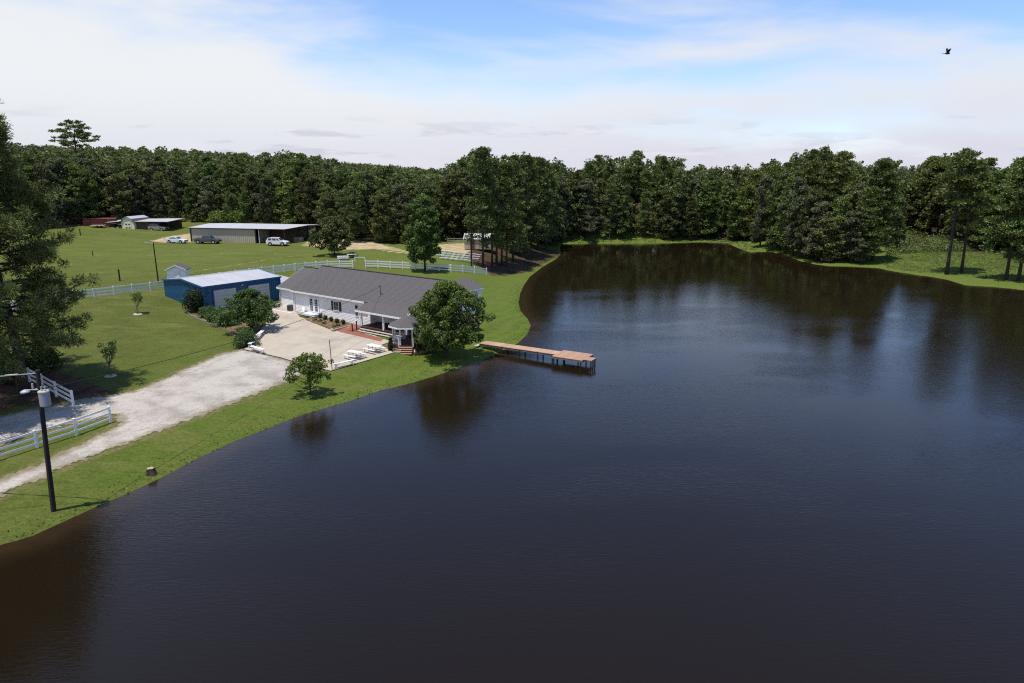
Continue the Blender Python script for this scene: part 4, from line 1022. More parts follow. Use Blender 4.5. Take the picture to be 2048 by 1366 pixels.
# ------------------------------------------------------------------ vehicles
def wheels(r, xs, half, rad):
    for x in xs:
        for s in (-1, 1):
            w = MB().tube([(x, s*half-.11, rad), (x, s*half+.11, rad)], [rad, rad], 18).obj('wheel', M['tyre'], r)
            MB().tube([(x, s*(half+.112)-.01, rad), (x, s*(half+.112)+.012, rad)], [rad*.62, rad*.55], 14).obj('rim', M['rim'], w)
def car(kind, label, px, py, rz, paint, loc=None):
    p = G(px, py) if loc is None else loc
    name = {'sedan': 'parked_sedan', 'suv': 'parked_suv', 'pickup': 'parked_pickup'}[kind]
    r = thing(name, label, {'sedan': 'car', 'suv': 'car', 'pickup': 'pickup truck'}[kind], p, rz)
    P = M[paint]
    S = dict(
     sedan=dict(L=4.7, b=[(-2.35, .45), (-2.38, .75), (-2.3, .98), (-1.75, 1.04), (1.0, .98), (1.9, .84), (2.3, .68), (2.36, .42), (2.3, .25), (-2.3, .25)],
        c=[(-1.75, 1.02), (-1.05, 1.42), (.1, 1.46), (1.0, .97)], w=.88, wr=.33, wx=(-1.35, 1.42)),
     suv=dict(L=4.8, b=[(-2.35, .5), (-2.38, 1.0), (-2.28, 1.15), (1.05, 1.12), (1.95, 1.02), (2.32, .85), (2.4, .5), (2.3, .32), (-2.3, .32)],
        c=[(-2.28, 1.13), (-1.95, 1.72), (-1.6, 1.78), (.3, 1.75), (1.15, 1.11)], w=.93, wr=.38, wx=(-1.4, 1.45)),
     pickup=dict(L=5.8, b=[(-2.9, .6), (-2.92, 1.12), (-1.0, 1.14), (1.35, 1.18), (2.6, 1.08), (2.88, .9), (2.9, .5), (2.7, .4), (-2.8, .42)],
        c=[(-1.0, 1.12), (-.85, 1.75), (-.5, 1.86), (.6, 1.85), (1.4, 1.17)], w=.98, wr=.42, wx=(-1.85, 1.8)))[kind]
    w = S['w']
    b = MB().side(S['b'], -w, w).obj('body', P, r)
    bv = b.modifiers.new('bevel', 'BEVEL'); bv.width = .07; bv.segments = 2; bv.limit_method = 'ANGLE'
    c = S['c']; n = len(c); mb = MB()
    vs = [(x, -w*(.95 if z < 1.2 and i in (0, n-1) else .78), z) for i, (x, z) in enumerate(c)]; vs += [(x, -y, z) for x, y, z in vs]
    mb.add(vs, [tuple(range(n)), tuple(range(n, 2*n))[::-1]]+[(i+n, i+n+1, i+1, i) for i in range(n-1)]+[(0, n, 2*n-1, n-1)])
    cab = mb.obj('cabin', P, r); bv = cab.modifiers.new('bevel', 'BEVEL'); bv.width = .04; bv.segments = 2; bv.limit_method = 'ANGLE'
    # glass: side windows, windscreen, rear window slightly proud of the cabin
    zb = max(c[0][1], c[-1][1])+.03; zt = max(z for _, z in c)-.1
    def yat(z): 
        t = (z-c[0][1])/(max(q for _, q in c)-c[0][1]); return w*(.95-.17*min(1, max(0, t)))
    x0 = c[0][0]+.25; x1 = c[-1][0]-.2; xt0 = c[1][0]+.12; xt1 = c[-2][0]-.02
    split = [0, .36, .40, .74, .78, 1.0] if kind != 'pickup' else [0, .42, .48, 1.0]
    for s in (-1, 1):
        for i in range(0, len(split)-1, 2):
            a, q = split[i], split[i+1]
            pts = [(x0+(x1-x0)*a, s*(yat(zb)+.006), zb), (x0+(x1-x0)*q, s*(yat(zb)+.006), zb), (xt0+(xt1-xt0)*q, s*(yat(zt)+.006), zt), (xt0+(xt1-xt0)*a, s*(yat(zt)+.006), zt)]
            MB().add(pts+[(x, y-s*.02, z) for x, y, z in pts], [(0, 1, 2, 3), (7, 6, 5, 4), (0, 4, 5, 1), (1, 5, 6, 2), (2, 6, 7, 3), (3, 7, 4, 0)]).obj('window', M['glass'], r)
    for (xa, za), (xb, zb2), nm in ((c[-2], c[-1], 'windscreen'), (c[1], c[0], 'rear_window')):
        dx, dz = xb-xa, zb2-za; nx, nz = (abs(dz), abs(dx)) if nm == 'windscreen' else (-abs(dz), abs(dx)); l = math.hypot(nx, nz); nx, nz = nx/l*.012, nz/l*.012
        q = [(xa+dx*.1+nx, -w*.70, za+dz*.1+nz), (xa+dx*.1+nx, w*.70, za+dz*.1+nz), (xa+dx*.92+nx, w*.82, za+dz*.92+nz), (xa+dx*.92+nx, -w*.82, za+dz*.92+nz)]
        MB().slab(q, .012).obj(nm, M['glass'], r)
    fx = S['b'][6][0] if kind != 'suv' else S['b'][5][0]
    fx = max(x for x, _ in S['b']); bx_ = min(x for x, _ in S['b'])
    for s in (-1, 1):
        MB().box(fx-.06, s*w*.75, .72 if kind == 'sedan' else .88, .12, .32, .14).obj('headlight', M['lamp'], r)
        MB().box(bx_+.05, s*w*.85, .85 if kind == 'sedan' else 1.0, .1, .2, .2).obj('tail_light', M['red'], r)
        MB().box(c[-1][0]-.25, s*(w+.08), zb+.05, .14, .16, .12).obj('mirror', P, r)
    MB().box(fx-.02, 0, .6, .07, w*1.0, .22).obj('grille', M['dark'], r)
    for x in S['wx']:
        for s in (-1, 1): MB().tube([(x, s*(w-.02), S['wr']+.03), (x, s*(w+.012), S['wr']+.03)], [S['wr']+.08]*2, 18).obj('wheel_arch', M['dark'], r)
    wheels(r, S['wx'], w-.07, S['wr'])
    if kind == 'pickup':
        MB().box(-2.0, 0, 1.13, 1.7, 1.6, .06).obj('load_bed', M['dark'], r)
    if kind == 'suv':
        for s in (-1, 1): MB().beam((-1.7, s*.62, 1.82), (.1, s*.62, 1.8), .05, .04).obj('roof_rail', M['grey'], r)
    return r
car('sedan', 'white sedan parked at the left end of the tan barn', 354, 486, -.10, 'carwhite')
car('pickup', 'dark grey pickup truck parked before the left end of the tan barn', 416, 487, -.08, 'cargrey')
car('suv', 'white four-door off-road car parked before the open bay of the tan barn', 556, 491, -.10, 'carwhite')
car('suv', 'champagne coloured car parked under the lean-to beside the cream shed', 0, 0, -.15, 'cartan', loc=(p0[0]+7.6, p0[1]+.3, 6.55))

# ------------------------------------------------------------------ pier
DZ = .92
a0 = onz(966.7, 684.3, DZ)[:2]; a1 = onz(1150, 710.5, DZ)[:2]; dd = a1-a0; PL = float(np.hypot(*dd)); PT = math.atan2(dd[1], dd[0])
pier = thing('pier', 'long new wooden pier on posts reaching into the lake from the point', 'pier', (a0[0], a0[1], 0), PT)
WALK = PL-2.0; PW = 1.55
pm1 = MB().box(0, 0, 0, .17, PW, .045).mesh('plank', M['deckboard'])
pm2 = MB().box(0, 0, 0, .17, 3.1, .045).mesh('plank', M['cedar'])
pm3 = MB().box(0, 0, 0, .17, 1.3, .045).mesh('plank', M['cedar'])
x = 0.
while x < WALK: link('plank', pm1, pier, (x, .01*rnd.uniform(-1, 1), DZ-.02+.004*rnd.uniform(-1, 1))); x += .185
px0 = x
while x < px0+3.6: link('plank', pm2, pier, (x, -.1+.015*rnd.uniform(-1, 1), DZ-.02+.004*rnd.uniform(-1, 1))); x += .185
px1 = x
while x < px1+.8: link('plank', pm3, pier, (x, -.55, DZ-.02)); x += .185
pxe = x
for s in (-1, 1): MB().beam((-.1, s*(PW/2-.07), DZ-.15), (px0, s*(PW/2-.07), DZ-.15), .06, .2).obj('joist', M['greywood'], pier)
for yy in (-1.6, 1.4): MB().beam((px0-.05, yy, DZ-.15), (px1-.1, yy, DZ-.15), .06, .2).obj('joist', M['greywood'], pier)
for xx in (px0-.05, px1-.12): MB().beam((xx, -1.65, DZ-.15), (xx, 1.45, DZ-.15), .06, .2).obj('joist', M['greywood'], pier)
MB().beam((pxe-.12, -1.2, DZ-.15), (pxe-.12, .1, DZ-.15), .06, .2).obj('joist', M['greywood'], pier)
for xx in [.4, 3.0, 5.4, 7.8, WALK-.5]:
    if xx > WALK: continue
    for s in (-.68, .68): MB().tube([(xx, s, -1.2), (xx, s, DZ-.05)], [.075, .075], 7).obj('pile', M['darkwood'], pier)
for xx, yy in ((px0+.1, -1.5), (px0+.5, -1.5), (px0+1.3, -1.5), (px1-.3, -1.5), (px0+.1, 1.3), (px0+1.8, 1.3), (px1-.3, 1.3), (pxe-.2, -1.1), (pxe-.2, -.5), (pxe-.2, .0), (px1-.2, -.3)):
    MB().tube([(xx, yy, -1.2), (xx, yy, DZ-.05)], [.07, .07], 7).obj('pile', M['darkwood'], pier)
MB().box(-.55, -.2, .55, .5, 1.4, .08).obj('entry_step', M['curb'], pier)

# ------------------------------------------------------------------ fences
def fence(label, base_px, H_=1.36, rails=(.32, .76, 1.2), skip=(), cap=True, width=.14):
    P = [G(x, y) for x, y in base_px]; o = P[0]; far = 1 if o[1] > 60 else 0; width += .03*far
    r = thing('rail_fence', label, 'fence', o)
    pm = MB().box(0, 0, H_/2-.1, width, width, H_+.2).mesh('post', M['vinyl']); cm = MB().add([(-.09, -.09, 0), (.09, -.09, 0), (.09, .09, 0), (-.09, .09, 0), (0, 0, .07)], [(3, 2, 1, 0), (0, 1, 4), (1, 2, 4), (2, 3, 4), (3, 0, 4)]).mesh('post_cap', M['vinyl'])
    for i, p in enumerate(P):
        a = P[min(i+1, len(P)-1)]-P[max(i-1, 0)]; rz = math.atan2(a[1], a[0])
        q = link('post', pm, r, tuple(p-o), rz); c_ = link('post_cap', cm, q, (0, 0, H_))
    for i, (a, b) in enumerate(zip(P[:-1], P[1:])):
        if i in skip: continue
        for z in rails: MB().beam(a-o+np.array([0, 0, z]), b-o+np.array([0, 0, z]), .06, .15+.05*far).obj('rail', M['vinyl'], r)
    return r
fence('white three rail fence across the field behind the pine and garage', [(-12, 636), (30, 622), (68, 613), (105, 606), (147, 600), (189, 595), (229, 590.5), (266, 586), (302, 582), (336, 577), (372, 571), (407, 566), (440, 561), (472, 556.5), (500, 553), (525, 549.5), (548, 547), (569, 544.5), (591, 542), (611.6, 539.5), (632.6, 538), (655.6, 536.5), (680, 535.5), (706, 535.3)])
fence('white three rail fence right of the gateway, ending at the pine grove', [(731.5, 535), (756.6, 535.5), (781, 537), (805.6, 538), (830, 539.5), (854, 541), (878, 541.5), (902, 543.5), (926, 545), (949.6, 547.5), (973, 550)])
fence('white three rail fence beside the gravel track at the left edge of the photo', [(-85, 948), (-5, 922), (75, 896), (153, 871), (222, 845)], H_=1.4, rails=(.35, .8, 1.25))
fence('short white fence end behind the utility pole transformer', [(60, 764), (86, 777), (113, 793), (147, 812)], H_=1.4, rails=(.35, .8, 1.25))
g_ = G(710, 524); h_ = G(730, 524)
gt = thing('field_gate', 'open white gate bar standing just beyond the fence gateway', 'gate', g_)
for q in (g_, h_): MB().box(*(q-g_+np.array([0, 0, .45])), .12, .12, 1.1).obj('gate_post', M['vinyl'], gt)
MB().beam((0, 0, .9), tuple(h_-g_+np.array([0, 0, .9])), .06, .16).obj('rail', M['vinyl'], gt)
# thin wire fence far left
P = [G(x, y) for x, y in ((161, 471), (170, 470), (192, 471), (214, 472.5), (236, 474), (258, 476), (280, 478), (330, 481))]
wf = thing('wire_fence', 'thin wire fence with metal posts crossing the far field below the sheds', 'fence', P[0])
for i, p in enumerate(P): MB().tube([tuple(p-P[0]-(0, 0, .1)), tuple(p-P[0]+np.array([0, 0, 1.2 if i else 1.6]))], [.05 if i else .12]*2, 5).obj('post', M['darkwood' if i == 0 else 'grey'], wf)
for z in (.5, 1.05):
    mb = MB(); mb.tube([tuple(p-P[0]+np.array([0, 0, z])) for p in P], [.012]*len(P), 4); mb.obj('wire', M['darkwood'], wf)

# ------------------------------------------------------------------ poles
def pole(name, label, px, py, H_, r0, r1, m, top_dx=0., cat='pole'):
    p = G(px, py); t = thing(name, label, cat, p)
    MB().tube([(0, 0, -.4), (top_dx*.5, 0, H_/2), (top_dx, 0, H_)], [r0, (r0+r1)/2, r1], 9).obj('shaft', M[m], t, smooth_=False)
    return t, p
up, pp = pole('utility_pole', 'dark wooden utility pole with a grey transformer by the near shore', 107, 1022, 9.1, .155, .115, 'darkwood', .5, 'utility pole')
tr = MB().tube([((.82), -.25, 6.95), ((.82), -.25, 7.0), ((.82), -.25, 7.78), ((.82), -.25, 7.84)], [.24, .29, .29, .27], 18).obj('transformer', M['grey'], up)
MB().tube([((.82), -.25, 7.84), ((.82), -.25, 7.9)], [.31, .28], 18).obj('lid', M['curb'], tr)
for dx in (-.1, .12): MB().tube([((.82)+dx, -.25, 7.88), ((.82)+dx, -.25, 7.98), ((.82)+dx, -.25, 8.0), ((.82)+dx, -.25, 8.14)], [.045, .06, .035, .05], 8).obj('bushing', M['curb'], tr)
MB().beam((.42, 0, 7.6), (.80, -.22, 7.6), .07, .1).obj('mount_bracket', M['grey'], up)
MB().tube([(.42, -.1, 7.9), (-.1, -.35, 7.98)], [.03, .03], 6).obj('lamp_arm', M['grey'], up)
lmp = MB().tube([(-.15, -.4, 7.86), (-.15, -.4, 7.92), (-.15, -.4, 8.0)], [.26, .24, .1], 14).obj('lamp_head', M['grey'], up)
MB().tube([(.14, -.12, 8.0), (.14, -.12, 8.3)], [.06, .05], 8).obj('insulator', M['curb'], up)
MB().tube([(.14, -.12, 7.95), (.42, 0, 7.95)], [.025, .025], 6).obj('insulator_pin', M['grey'], up)
def cable(label, a, b, sag, r, parent_name='power_cable', wrap=False):
    a = Vector(a); b = Vector(b); o = a.copy(); t = thing(parent_name, label, 'cable', o)
    pts = []
    for i in range(25):
        s = i/24; q = a.lerp(b, s)-o; q.z -= sag*4*s*(1-s); pts.append(q)
    MB().tube(pts, [r]*25, 5).obj('wire', M['darktrim' if not wrap else 'grey'], t)
    if wrap:
        mb = MB()
        for i in range(1, 24):
            if i % 2: mb.tube([pts[i]+Vector((0, 0, .02)), pts[i].lerp(pts[i+1], .7)+Vector((0, 0, .02))], [r*1.9, r*1.6], 6)
        mb.obj('cable_wrap', M['curb'], t)
B3 = Vector(pp)+Vector((.42, 0, 0))
cable('thick wrapped cable running left from the utility pole top', B3+Vector((0, 0, 8.9)), B3+Vector((-28, 2, 8.2)), .6, .03, wrap=True)
cable('thin wire running left from below the transformer', B3+Vector((-.1, -.1, 7.75)), B3+Vector((-24, -6, 7.3)), .5, .018)
hm = HO+HA*(-7.6)+HN*(-4.2)
cable('thin service cable sagging from the utility pole to the house roof', B3+Vector((.1, .1, 7.9)), (hm[0], hm[1], HZ+5.0), 1.0, .022)
sp_, q = pole('string_light_pole', 'slim pale pole at the near corner of the patio', 664.5, 741, 3.25, .045, .04, 'greywood', -.1)
for k, (x, y, z) in enumerate(((-16.0, 86.0, 4.2), (-15.0, 79.0, 3.6))):
    cable('fine light string from the patio pole '+('up to the house eave' if k == 0 else 'across to the porch'), Vector(q)+Vector((-.1, 0, 3.2)), (x, y, z), .5, .008, 'light_string')
lp, q = pole('lamp_pole', 'dark lamp pole standing in the field behind the white garden shed', 317, 566, 6.5, .12, .08, 'darkwood', -.05, 'lamp post')
MB().tube([(-.05, 0, 6.3), (-.9, -.1, 6.5)], [.04, .03], 6).obj('lamp_arm', M['grey'], lp); MB().box(-1.1, -.1, 6.5, .5, .25, .14).obj('lamp_head', M['curb'], lp)
lp2, q = pole('lamp_pole', 'thin pale lamp pole rising behind the barn roof before the woods', 684, 476, 8.5, .10, .08, 'grey', 0, 'lamp post')
MB().tube([(0, 0, 8.3), (-.7, 0, 8.6)], [.04, .03], 6).obj('lamp_arm', M['grey'], lp2); MB().box(-.9, 0, 8.6, .5, .25, .14).obj('lamp_head', M['curb'], lp2)
pole('fence_post', 'single dark wooden post standing in the field above the fence', 240, 562, 1.9, .13, .12, 'darkwood', 0, 'post')
pole('fence_post', 'dark wooden post before the tan barn wall right of the pickup', 469, 485, 2.2, .17, .16, 'darkwood', 0, 'post')
pole('fence_post', 'short post stub in the middle of the far left field', 186, 512, 1.0, .08, .08, 'darkwood', 0, 'post')
pole('wooden_pole', 'dark wooden pole before the small tan hut by the pine grove', 943, 533, 7.4, .17, .15, 'darkwood', 0)
pole('wooden_pole', 'tall thin pale pole on the far shore before the woods', 1219, 479, 13.5, .13, .08, 'greywood', 0)

# ------------------------------------------------------------------ hut by the grove
ph = onz(929, 497, 4.3); ph2 = onz(982, 500, 4.0)
d = (ph2-ph)[:2]; ht = thing('hut', 'small tan hut with a pale shed roof behind the pine grove', 'hut', (ph[0], ph[1], 4.2), math.atan2(d[1], d[0])); hl = float(np.hypot(*d))
MB().prism([(0, 0), (hl, 0), (hl, 4.5), (0, 4.5)], -.1, 2.2).obj('wall', M['tan'], ht)
for k in range(7): MB().box(hl*(k+.5)/7, -.03, 1.05, hl/7-.05, .05, 2.1).obj('wall_panel', M['tan'], ht)
MB().slab([(-.3, -.3, 2.25), (hl+.3, -.3, 2.25), (hl+.3, 2.6, 3.35), (-.3, 2.6, 3.35)], .1).obj('roof', M['metalroof'], ht)
MB().slab([(-.3, 2.6, 3.35), (hl+.3, 2.6, 3.35), (hl+.3, 4.8, 2.4), (-.3, 4.8, 2.4)], .1).obj('roof', M['metalroof'], ht)
MB().box(hl*.3, -.07, .95, 1.0, .04, 1.9).obj('door', M['plank'], ht)
c0 = onz(895, 487, 4.6)
cor = thing('livestock_pen', 'grey rail pen panels left of the small tan hut', 'pen', (c0[0], c0[1], 4.5), .05)
for k in range(4): MB().box(k*1.6, 0, .75, .08, .08, 1.6).obj('post', M['greywood'], cor)
for z in (.4, .85, 1.3): MB().beam((0, 0, z), (4.8, 0, z), .05, .1).obj('rail', M['grey'], cor)

# ------------------------------------------------------------------ benches and tables
def bench_proto(L_=2.0, H_=.45, W_=.3):
    pass
def make_bench(name, label, loc, rz, L_=2.1, H_=.46, W_=.32, group=None, cat='bench'):
    t = thing(name, label, cat, loc, rz, group)
    for s in (-1, 1): MB().box(0, s*W_*.26, H_, L_, W_*.48, .045).obj('seat_board', M['white'], t)
    for s in (-1, 1):
        lg = MB().beam((s*(L_/2-.25), -W_*.5, 0), (s*(L_/2-.25), -W_*.2, H_-.02), .06, .08)
        lg.beam((s*(L_/2-.25), W_*.5, 0), (s*(L_/2-.25), W_*.2, H_-.02), .06, .08); lg.obj('leg', M['white'], t)
        MB().beam((s*(L_/2-.25), 0, .1), (s*(L_/2-.75), 0, H_-.03), .05, .05).obj('brace', M['white'], t)
    return t
def seg(pa, pb, z):
    a = onz(*pa, z); b = onz(*pb, z); d = b-a; return (a+b)/2, math.atan2(d[1], d[0]), float(np.hypot(d[0], d[1]))
for pa, pb, l in (((514, 673), (526, 662), 'shaded white bench farthest along the patio edge, under the garage tree'), ((499, 688), (513, 676), 'white bench beside the round shrub, middle of the patio edge benches'), ((502, 691), (527, 698.5), 'white bench at the gravel corner of the patio')):
    c_, rz, L_ = seg(pa, pb, 1.7); make_bench('patio_bench', l, (c_[0], c_[1], float(patio_z(0, c_[1]))), rz, L_=max(1.6, L_), W_=.42, H_=.5)
c_, rz, L_ = seg((670, 728), (706, 720), 1.5)
make_bench('patio_bench', 'long white bench by the slim pole, nearest the lake', (c_[0], c_[1], float(patio_z(0, c_[1]))), rz, L_=2.5, W_=.34)
def picnic(label, pa, pb):
    c_, rz, L_ = seg(pa, pb, 1.85)
    t = thing('picnic_table', label, 'picnic table', (c_[0], c_[1], float(patio_z(0, c_[1]))), rz, 'white picnic tables on the patio')
    L_ = 1.85
    for k in range(5): MB().box(0, -.32+.16*k, .74, L_, .15, .04).obj('table_board', M['white'], t)
    for s in (-1, 1):
        for k in (0, 1): MB().box(0, s*(.70+.14*k), .44, L_, .13, .04).obj('seat_board', M['white'], t)
        for y in (-.3, .3): MB().tube([(s*(L_/2-.3), y, 0), (s*(L_/2-.3), y, .72)], [.028, .028], 6).obj('leg', M['grey'], t)
        for y in (-.85, .85): MB().tube([(s*(L_/2-.2), y, 0), (s*(L_/2-.2), y*.9, .42)], [.025, .025], 6).obj('seat_leg', M['grey'], t)
        MB().beam((s*(L_/2-.3), -.85, .38), (s*(L_/2-.3), .85, .38), .04, .05).obj('crossbar', M['grey'], t)
    return t
picnic('white picnic table nearest the gazebo', (735, 689), (762, 695))
picnic('white picnic table between the other table and the long bench', (695, 700.5), (724, 706.5))
ch = thing('garden_chair', 'small white garden chair beside the french doors', 'chair', (*fr(HO, HA, HN, -21.6, -6.1), 1.62), HTH+.3)
MB().box(0, 0, .35, .55, .5, .05).obj('seat', M['white'], ch); MB().beam((0, .25, .3), (0, .5, .95), .5, .05).obj('backrest', M['white'], ch)
for s in (-1, 1): MB().box(s*.28, 0, .55, .08, .6, .04).obj('armrest', M['white'], ch); MB().box(s*.28, -.2, .25, .06, .06, .55).obj('leg', M['white'], ch); MB().box(s*.28, .25, .25, .06, .06, .55).obj('leg', M['white'], ch)
ac = thing('air_conditioner', 'grey outdoor air conditioner at the left end of the house wall', 'air conditioner', (*fr(HO, HA, HN, -25.1, -5.4), 1.6), HTH)
MB().box(0, 0, .42, .75, .7, .8).obj('casing', M['greywood'], ac); MB().tube([(0, 0, .82), (0, 0, .86)], [.3, .3], 16).obj('fan_grille', M['dark'], ac)
for k in range(6): MB().box(0, -.36, .12+k*.12, .7, .02, .05).obj('louver', M['dark'], ac)
kb = thing('low_step', 'low white timber kerb running along the patio at the left end of the house', 'kerb', (*fr(HO, HA, HN, -25.3, -6.6), 1.5), HTH)
MB().box(0, 0, .08, 4.4, .16, .22).obj('kerb_beam', M['white'], kb); MB().box(0, .5, .02, 4.2, .8, .1).obj('kerb_slab', M['curb'], kb)
# open air seating rows: low white benches in the field
bp = None; cnt = 0
seat_me = MB().box(0, 0, .42, 1.75, .34, .05).mesh('seat_board', M['white']); leg_me = MB().box(0, 0, .2, .08, .3, .42).mesh('leg', M['white'])
col_words = ['first', 'second', 'third', 'fourth', 'fifth', 'sixth', 'seventh', 'eighth']; row_words = ['back', 'second', 'third', 'front']
for j in range(4):
    for k in range(8):
        if (j == 3 and k == 7) or (j == 3 and k == 0): continue
        bx_, by_ = 880+9.9*k-2.6*j, 506.5+1.15*k+4.3*j
        p_ = G(bx_, by_); q_ = G(bx_+11, by_-3.0)
        t = thing('outdoor_bench', f'low white bench in the {row_words[j]} line of the outdoor rows, {col_words[k]} from the leafy tree', 'bench', ((p_[0]+q_[0])/2, (p_[1]+q_[1])/2, zat((p_[0]+q_[0])/2, (p_[1]+q_[1])/2)), .42, 'white benches in rows beyond the fence')
        link('seat_board', seat_me, t)
        for s in (-1, 1): link('leg', leg_me, t, (s*.6, 0, 0))
pt = G(686, 520)
t = thing('picnic_table', 'white picnic table in the shade of the field tree', 'picnic table', pt, .2)
MB().box(0, 0, .75, 2.2, .8, .06).obj('table_top', M['white'], t)
for s in (-1, 1): MB().box(0, s*.75, .45, 2.2, .3, .05).obj('seat', M['white'], t); MB().box(s*.8, 0, .4, .08, 1.5, .08).obj('crossbar', M['white'], t); MB().beam((s*.8, -.6, 0), (s*.8, -.2, .72), .08, .08).obj('leg', M['white'], t); MB().beam((s*.8, .6, 0), (s*.8, .2, .72), .08, .08).obj('leg', M['white'], t)
pt = G(704, 516)
t = thing('field_table', 'white table standing right of the field tree', 'table', pt, .1)
MB().box(0, 0, .75, 1.9, .8, .06).obj('table_top', M['white'], t)
for s in (-1, 1):
    for q in (-1, 1): MB().box(s*.8, q*.3, .37, .07, .07, .75).obj('leg', M['white'], t)

# stump on the bank
sp0 = G(302, 948); rg = np.random.default_rng(5)
st = thing('tree_stump', 'pale topped tree stump on the grassy bank near the water', 'stump', sp0); st.scale = (.68, .68, .72)
mb = MB(); n = 14
rr = [.42*(1+.18*math.sin(k*2.1)+.1*rg.random()) for k in range(n)]
ring = lambda s, z: [(rr[k]*s*math.cos(6.283*k/n), rr[k]*s*math.sin(6.283*k/n), z) for k in range(n)]
lv = [ring(1.35, -.15), ring(1.1, .08), ring(.88, .4), ring(.82, .62)]
vs = sum(lv, []); fs = [(i*n+k, i*n+(k+1) % n, (i+1)*n+(k+1) % n, (i+1)*n+k) for i in range(3) for k in range(n)]; mb.add(vs, fs+[tuple(range(3*n, 4*n))]); mb.obj('stump_wood', M['bark'], st)
MB().add([(x*.93, y*.93, .628) for x, y, z in lv[3]]+[(x*.93, y*.93, .60) for x, y, z in lv[3]], [tuple(range(n))]+[(k, k+n, (k+1) % n+n, (k+1) % n) for k in range(n)]).obj('cut_face', M['cut'], st)

# bird
pb_ = onz(1895, 106, 0) if False else None
d_ = ray(1895, 107); bp_ = np.array([0, 0, CAMH])+d_*40
bd = thing('flying_bird', 'small dark bird flying in the upper right sky', 'bird', bp_, .3); bd.scale = (.88, .88, .88)
mb = MB(); mb.tube([(-.22, 0, -.02), (-.13, 0, 0), (.05, 0, .01), (.16, 0, .02), (.22, 0, .02)], [.02, .06, .07, .045, .02], 8); mb.obj('body', M['birdm'], bd, smooth_=True)
for s, tip in ((1, (.28, .35, .42)), (-1, (-.34, -.52, .22))):
    e = Vector(tip); mb = MB()
    A = [(-.08, 0, .03), (.10, 0, .04)]; m_ = [(A[0][0]+e.x*.5-.06, e.y*.5, e.z*.5+.05), (A[1][0]+e.x*.5, e.y*.5, e.z*.5+.06)]
    v = [A[0], A[1], m_[1], (e.x+.02, e.y, e.z), (e.x-.05, e.y, e.z-.01), m_[0]]
    mb.add(v+[(x, y, z-.015) for x, y, z in v], [tuple(range(6)), tuple(range(6, 12))[::-1]]+[(i, (i+1) % 6, (i+1) % 6+6, i+6) for i in range(6)]); mb.obj('wing', M['birdm'], bd)
MB().add([(-.2, -.02, 0), (-.2, .02, 0), (-.4, .07, 0), (-.4, -.07, 0), (-.2, -.02, -.012), (-.2, .02, -.012), (-.4, .07, -.012), (-.4, -.07, -.012)], [(0, 1, 2, 3), (7, 6, 5, 4), (0, 3, 7, 4), (1, 5, 6, 2), (2, 6, 7, 3)]).obj('tail', M['birdm'], bd)

# ------------------------------------------------------------------ single trees
def single(name, label, p, H_, cl, n, size, m, seed, tr_r, bark='bark', limbs=None, cat='tree', stems=1, group=None, **k):
    rg = np.random.default_rng(seed); r = thing(name, label, cat, p, 0, group)
    link('crown', crownmesh('crown', cl, n, size, seed, M[m], **k), r)
    sel = [cl[i] for i in rg.choice(len(cl), min(limbs or 16, len(cl)), replace=False)]
    link('trunk', trunkmesh('trunk', H_*.8, tr_r, tr_r*.25, sel, rg, M[bark], lean=.12), r)
    for s in range(stems-1):
        a = 2.1*s+.5; mb = MB(); mb.tube([(0, 0, -.15), (.35*math.cos(a), .35*math.sin(a), H_*.25), (1.0*math.cos(a), 1.0*math.sin(a), H_*.6)], [tr_r*.9, tr_r*.7, tr_r*.3], 7); mb.obj('stem', M[bark], r)
    return r
def dome(seed, R, z0, z1, K, q0, q1, power=.5, lob=.18, flat=.75):
    rg = np.random.default_rng(seed); out = []
    for i in range(K):
        a = rg.random()*6.283; t = (i+.5)/K; z = z0+(z1-z0)*t
        pr = math.sin(math.pi*min(1, .16+.84*t))**power; rr = R*pr*(1+lob*math.sin(3*a+seed)+.1*math.sin(7*a))*(.35+.65*rg.random()**.5); q = q0+(q1-q0)*rg.random()
        out.append((rr*math.cos(a), rr*math.sin(a), z, q, q*flat))
    return out
# shade tree at the shore in front of the gable
single('shade_tree', 'large bushy green tree between the gazebo and the pier', G(893, 716), 9.0, dome(101, 4.1, 1.6, 8.5, 210, .34, .78, .6, .2)+[(0, 0, 4.8, 1.9, 2.2)]*3, 30000, .20, 'oak', 101, .17, stems=4)
# small tree on the near bank
rg = np.random.default_rng(102)
single('young_maple', 'small round crowned tree on the bank below the patio corner', G(621, 789), 4.0, dome(102, 2.15, 1.5, 3.85, 95, .20, .40, .5, .16)+[(0, 0, 2.6, .9, .65)]*3, 6500, .155, 'lime', 102, .07, limbs=18)
single('multi_stem_tree', 'dense round green tree in front of the garage doors', G(503, 662), 5.7, dome(103, 3.2, 1.0, 5.1, 150, .28, .6, .5, .12)+[(0, 0, 3.1, 1.7, 1.4)]*5, 20000, .18, 'bushm', 103, .10, stems=5)
single('field_tree', 'dark spreading tree in the field left of the gateway', G(669, 511), 8.0, dome(104, 4.1, 1.3, 7.7, 140, .35, .85, .6, .22)+[(0, 0, 4, 2, 2)]*4, 11000, .32, 'leaf', 104, .16)
single('field_tree', 'tall narrow bright green tree standing at the fence right of the gateway', G(850, 543), 14.0, dome(105, 2.9, 2.0, 13.6, 170, .35, .95, .42, .16)+[(0, 0, z, 1.5, 1.8) for z in (4, 6.5, 9, 11)], 17000, .32, 'leafy', 105, .19)
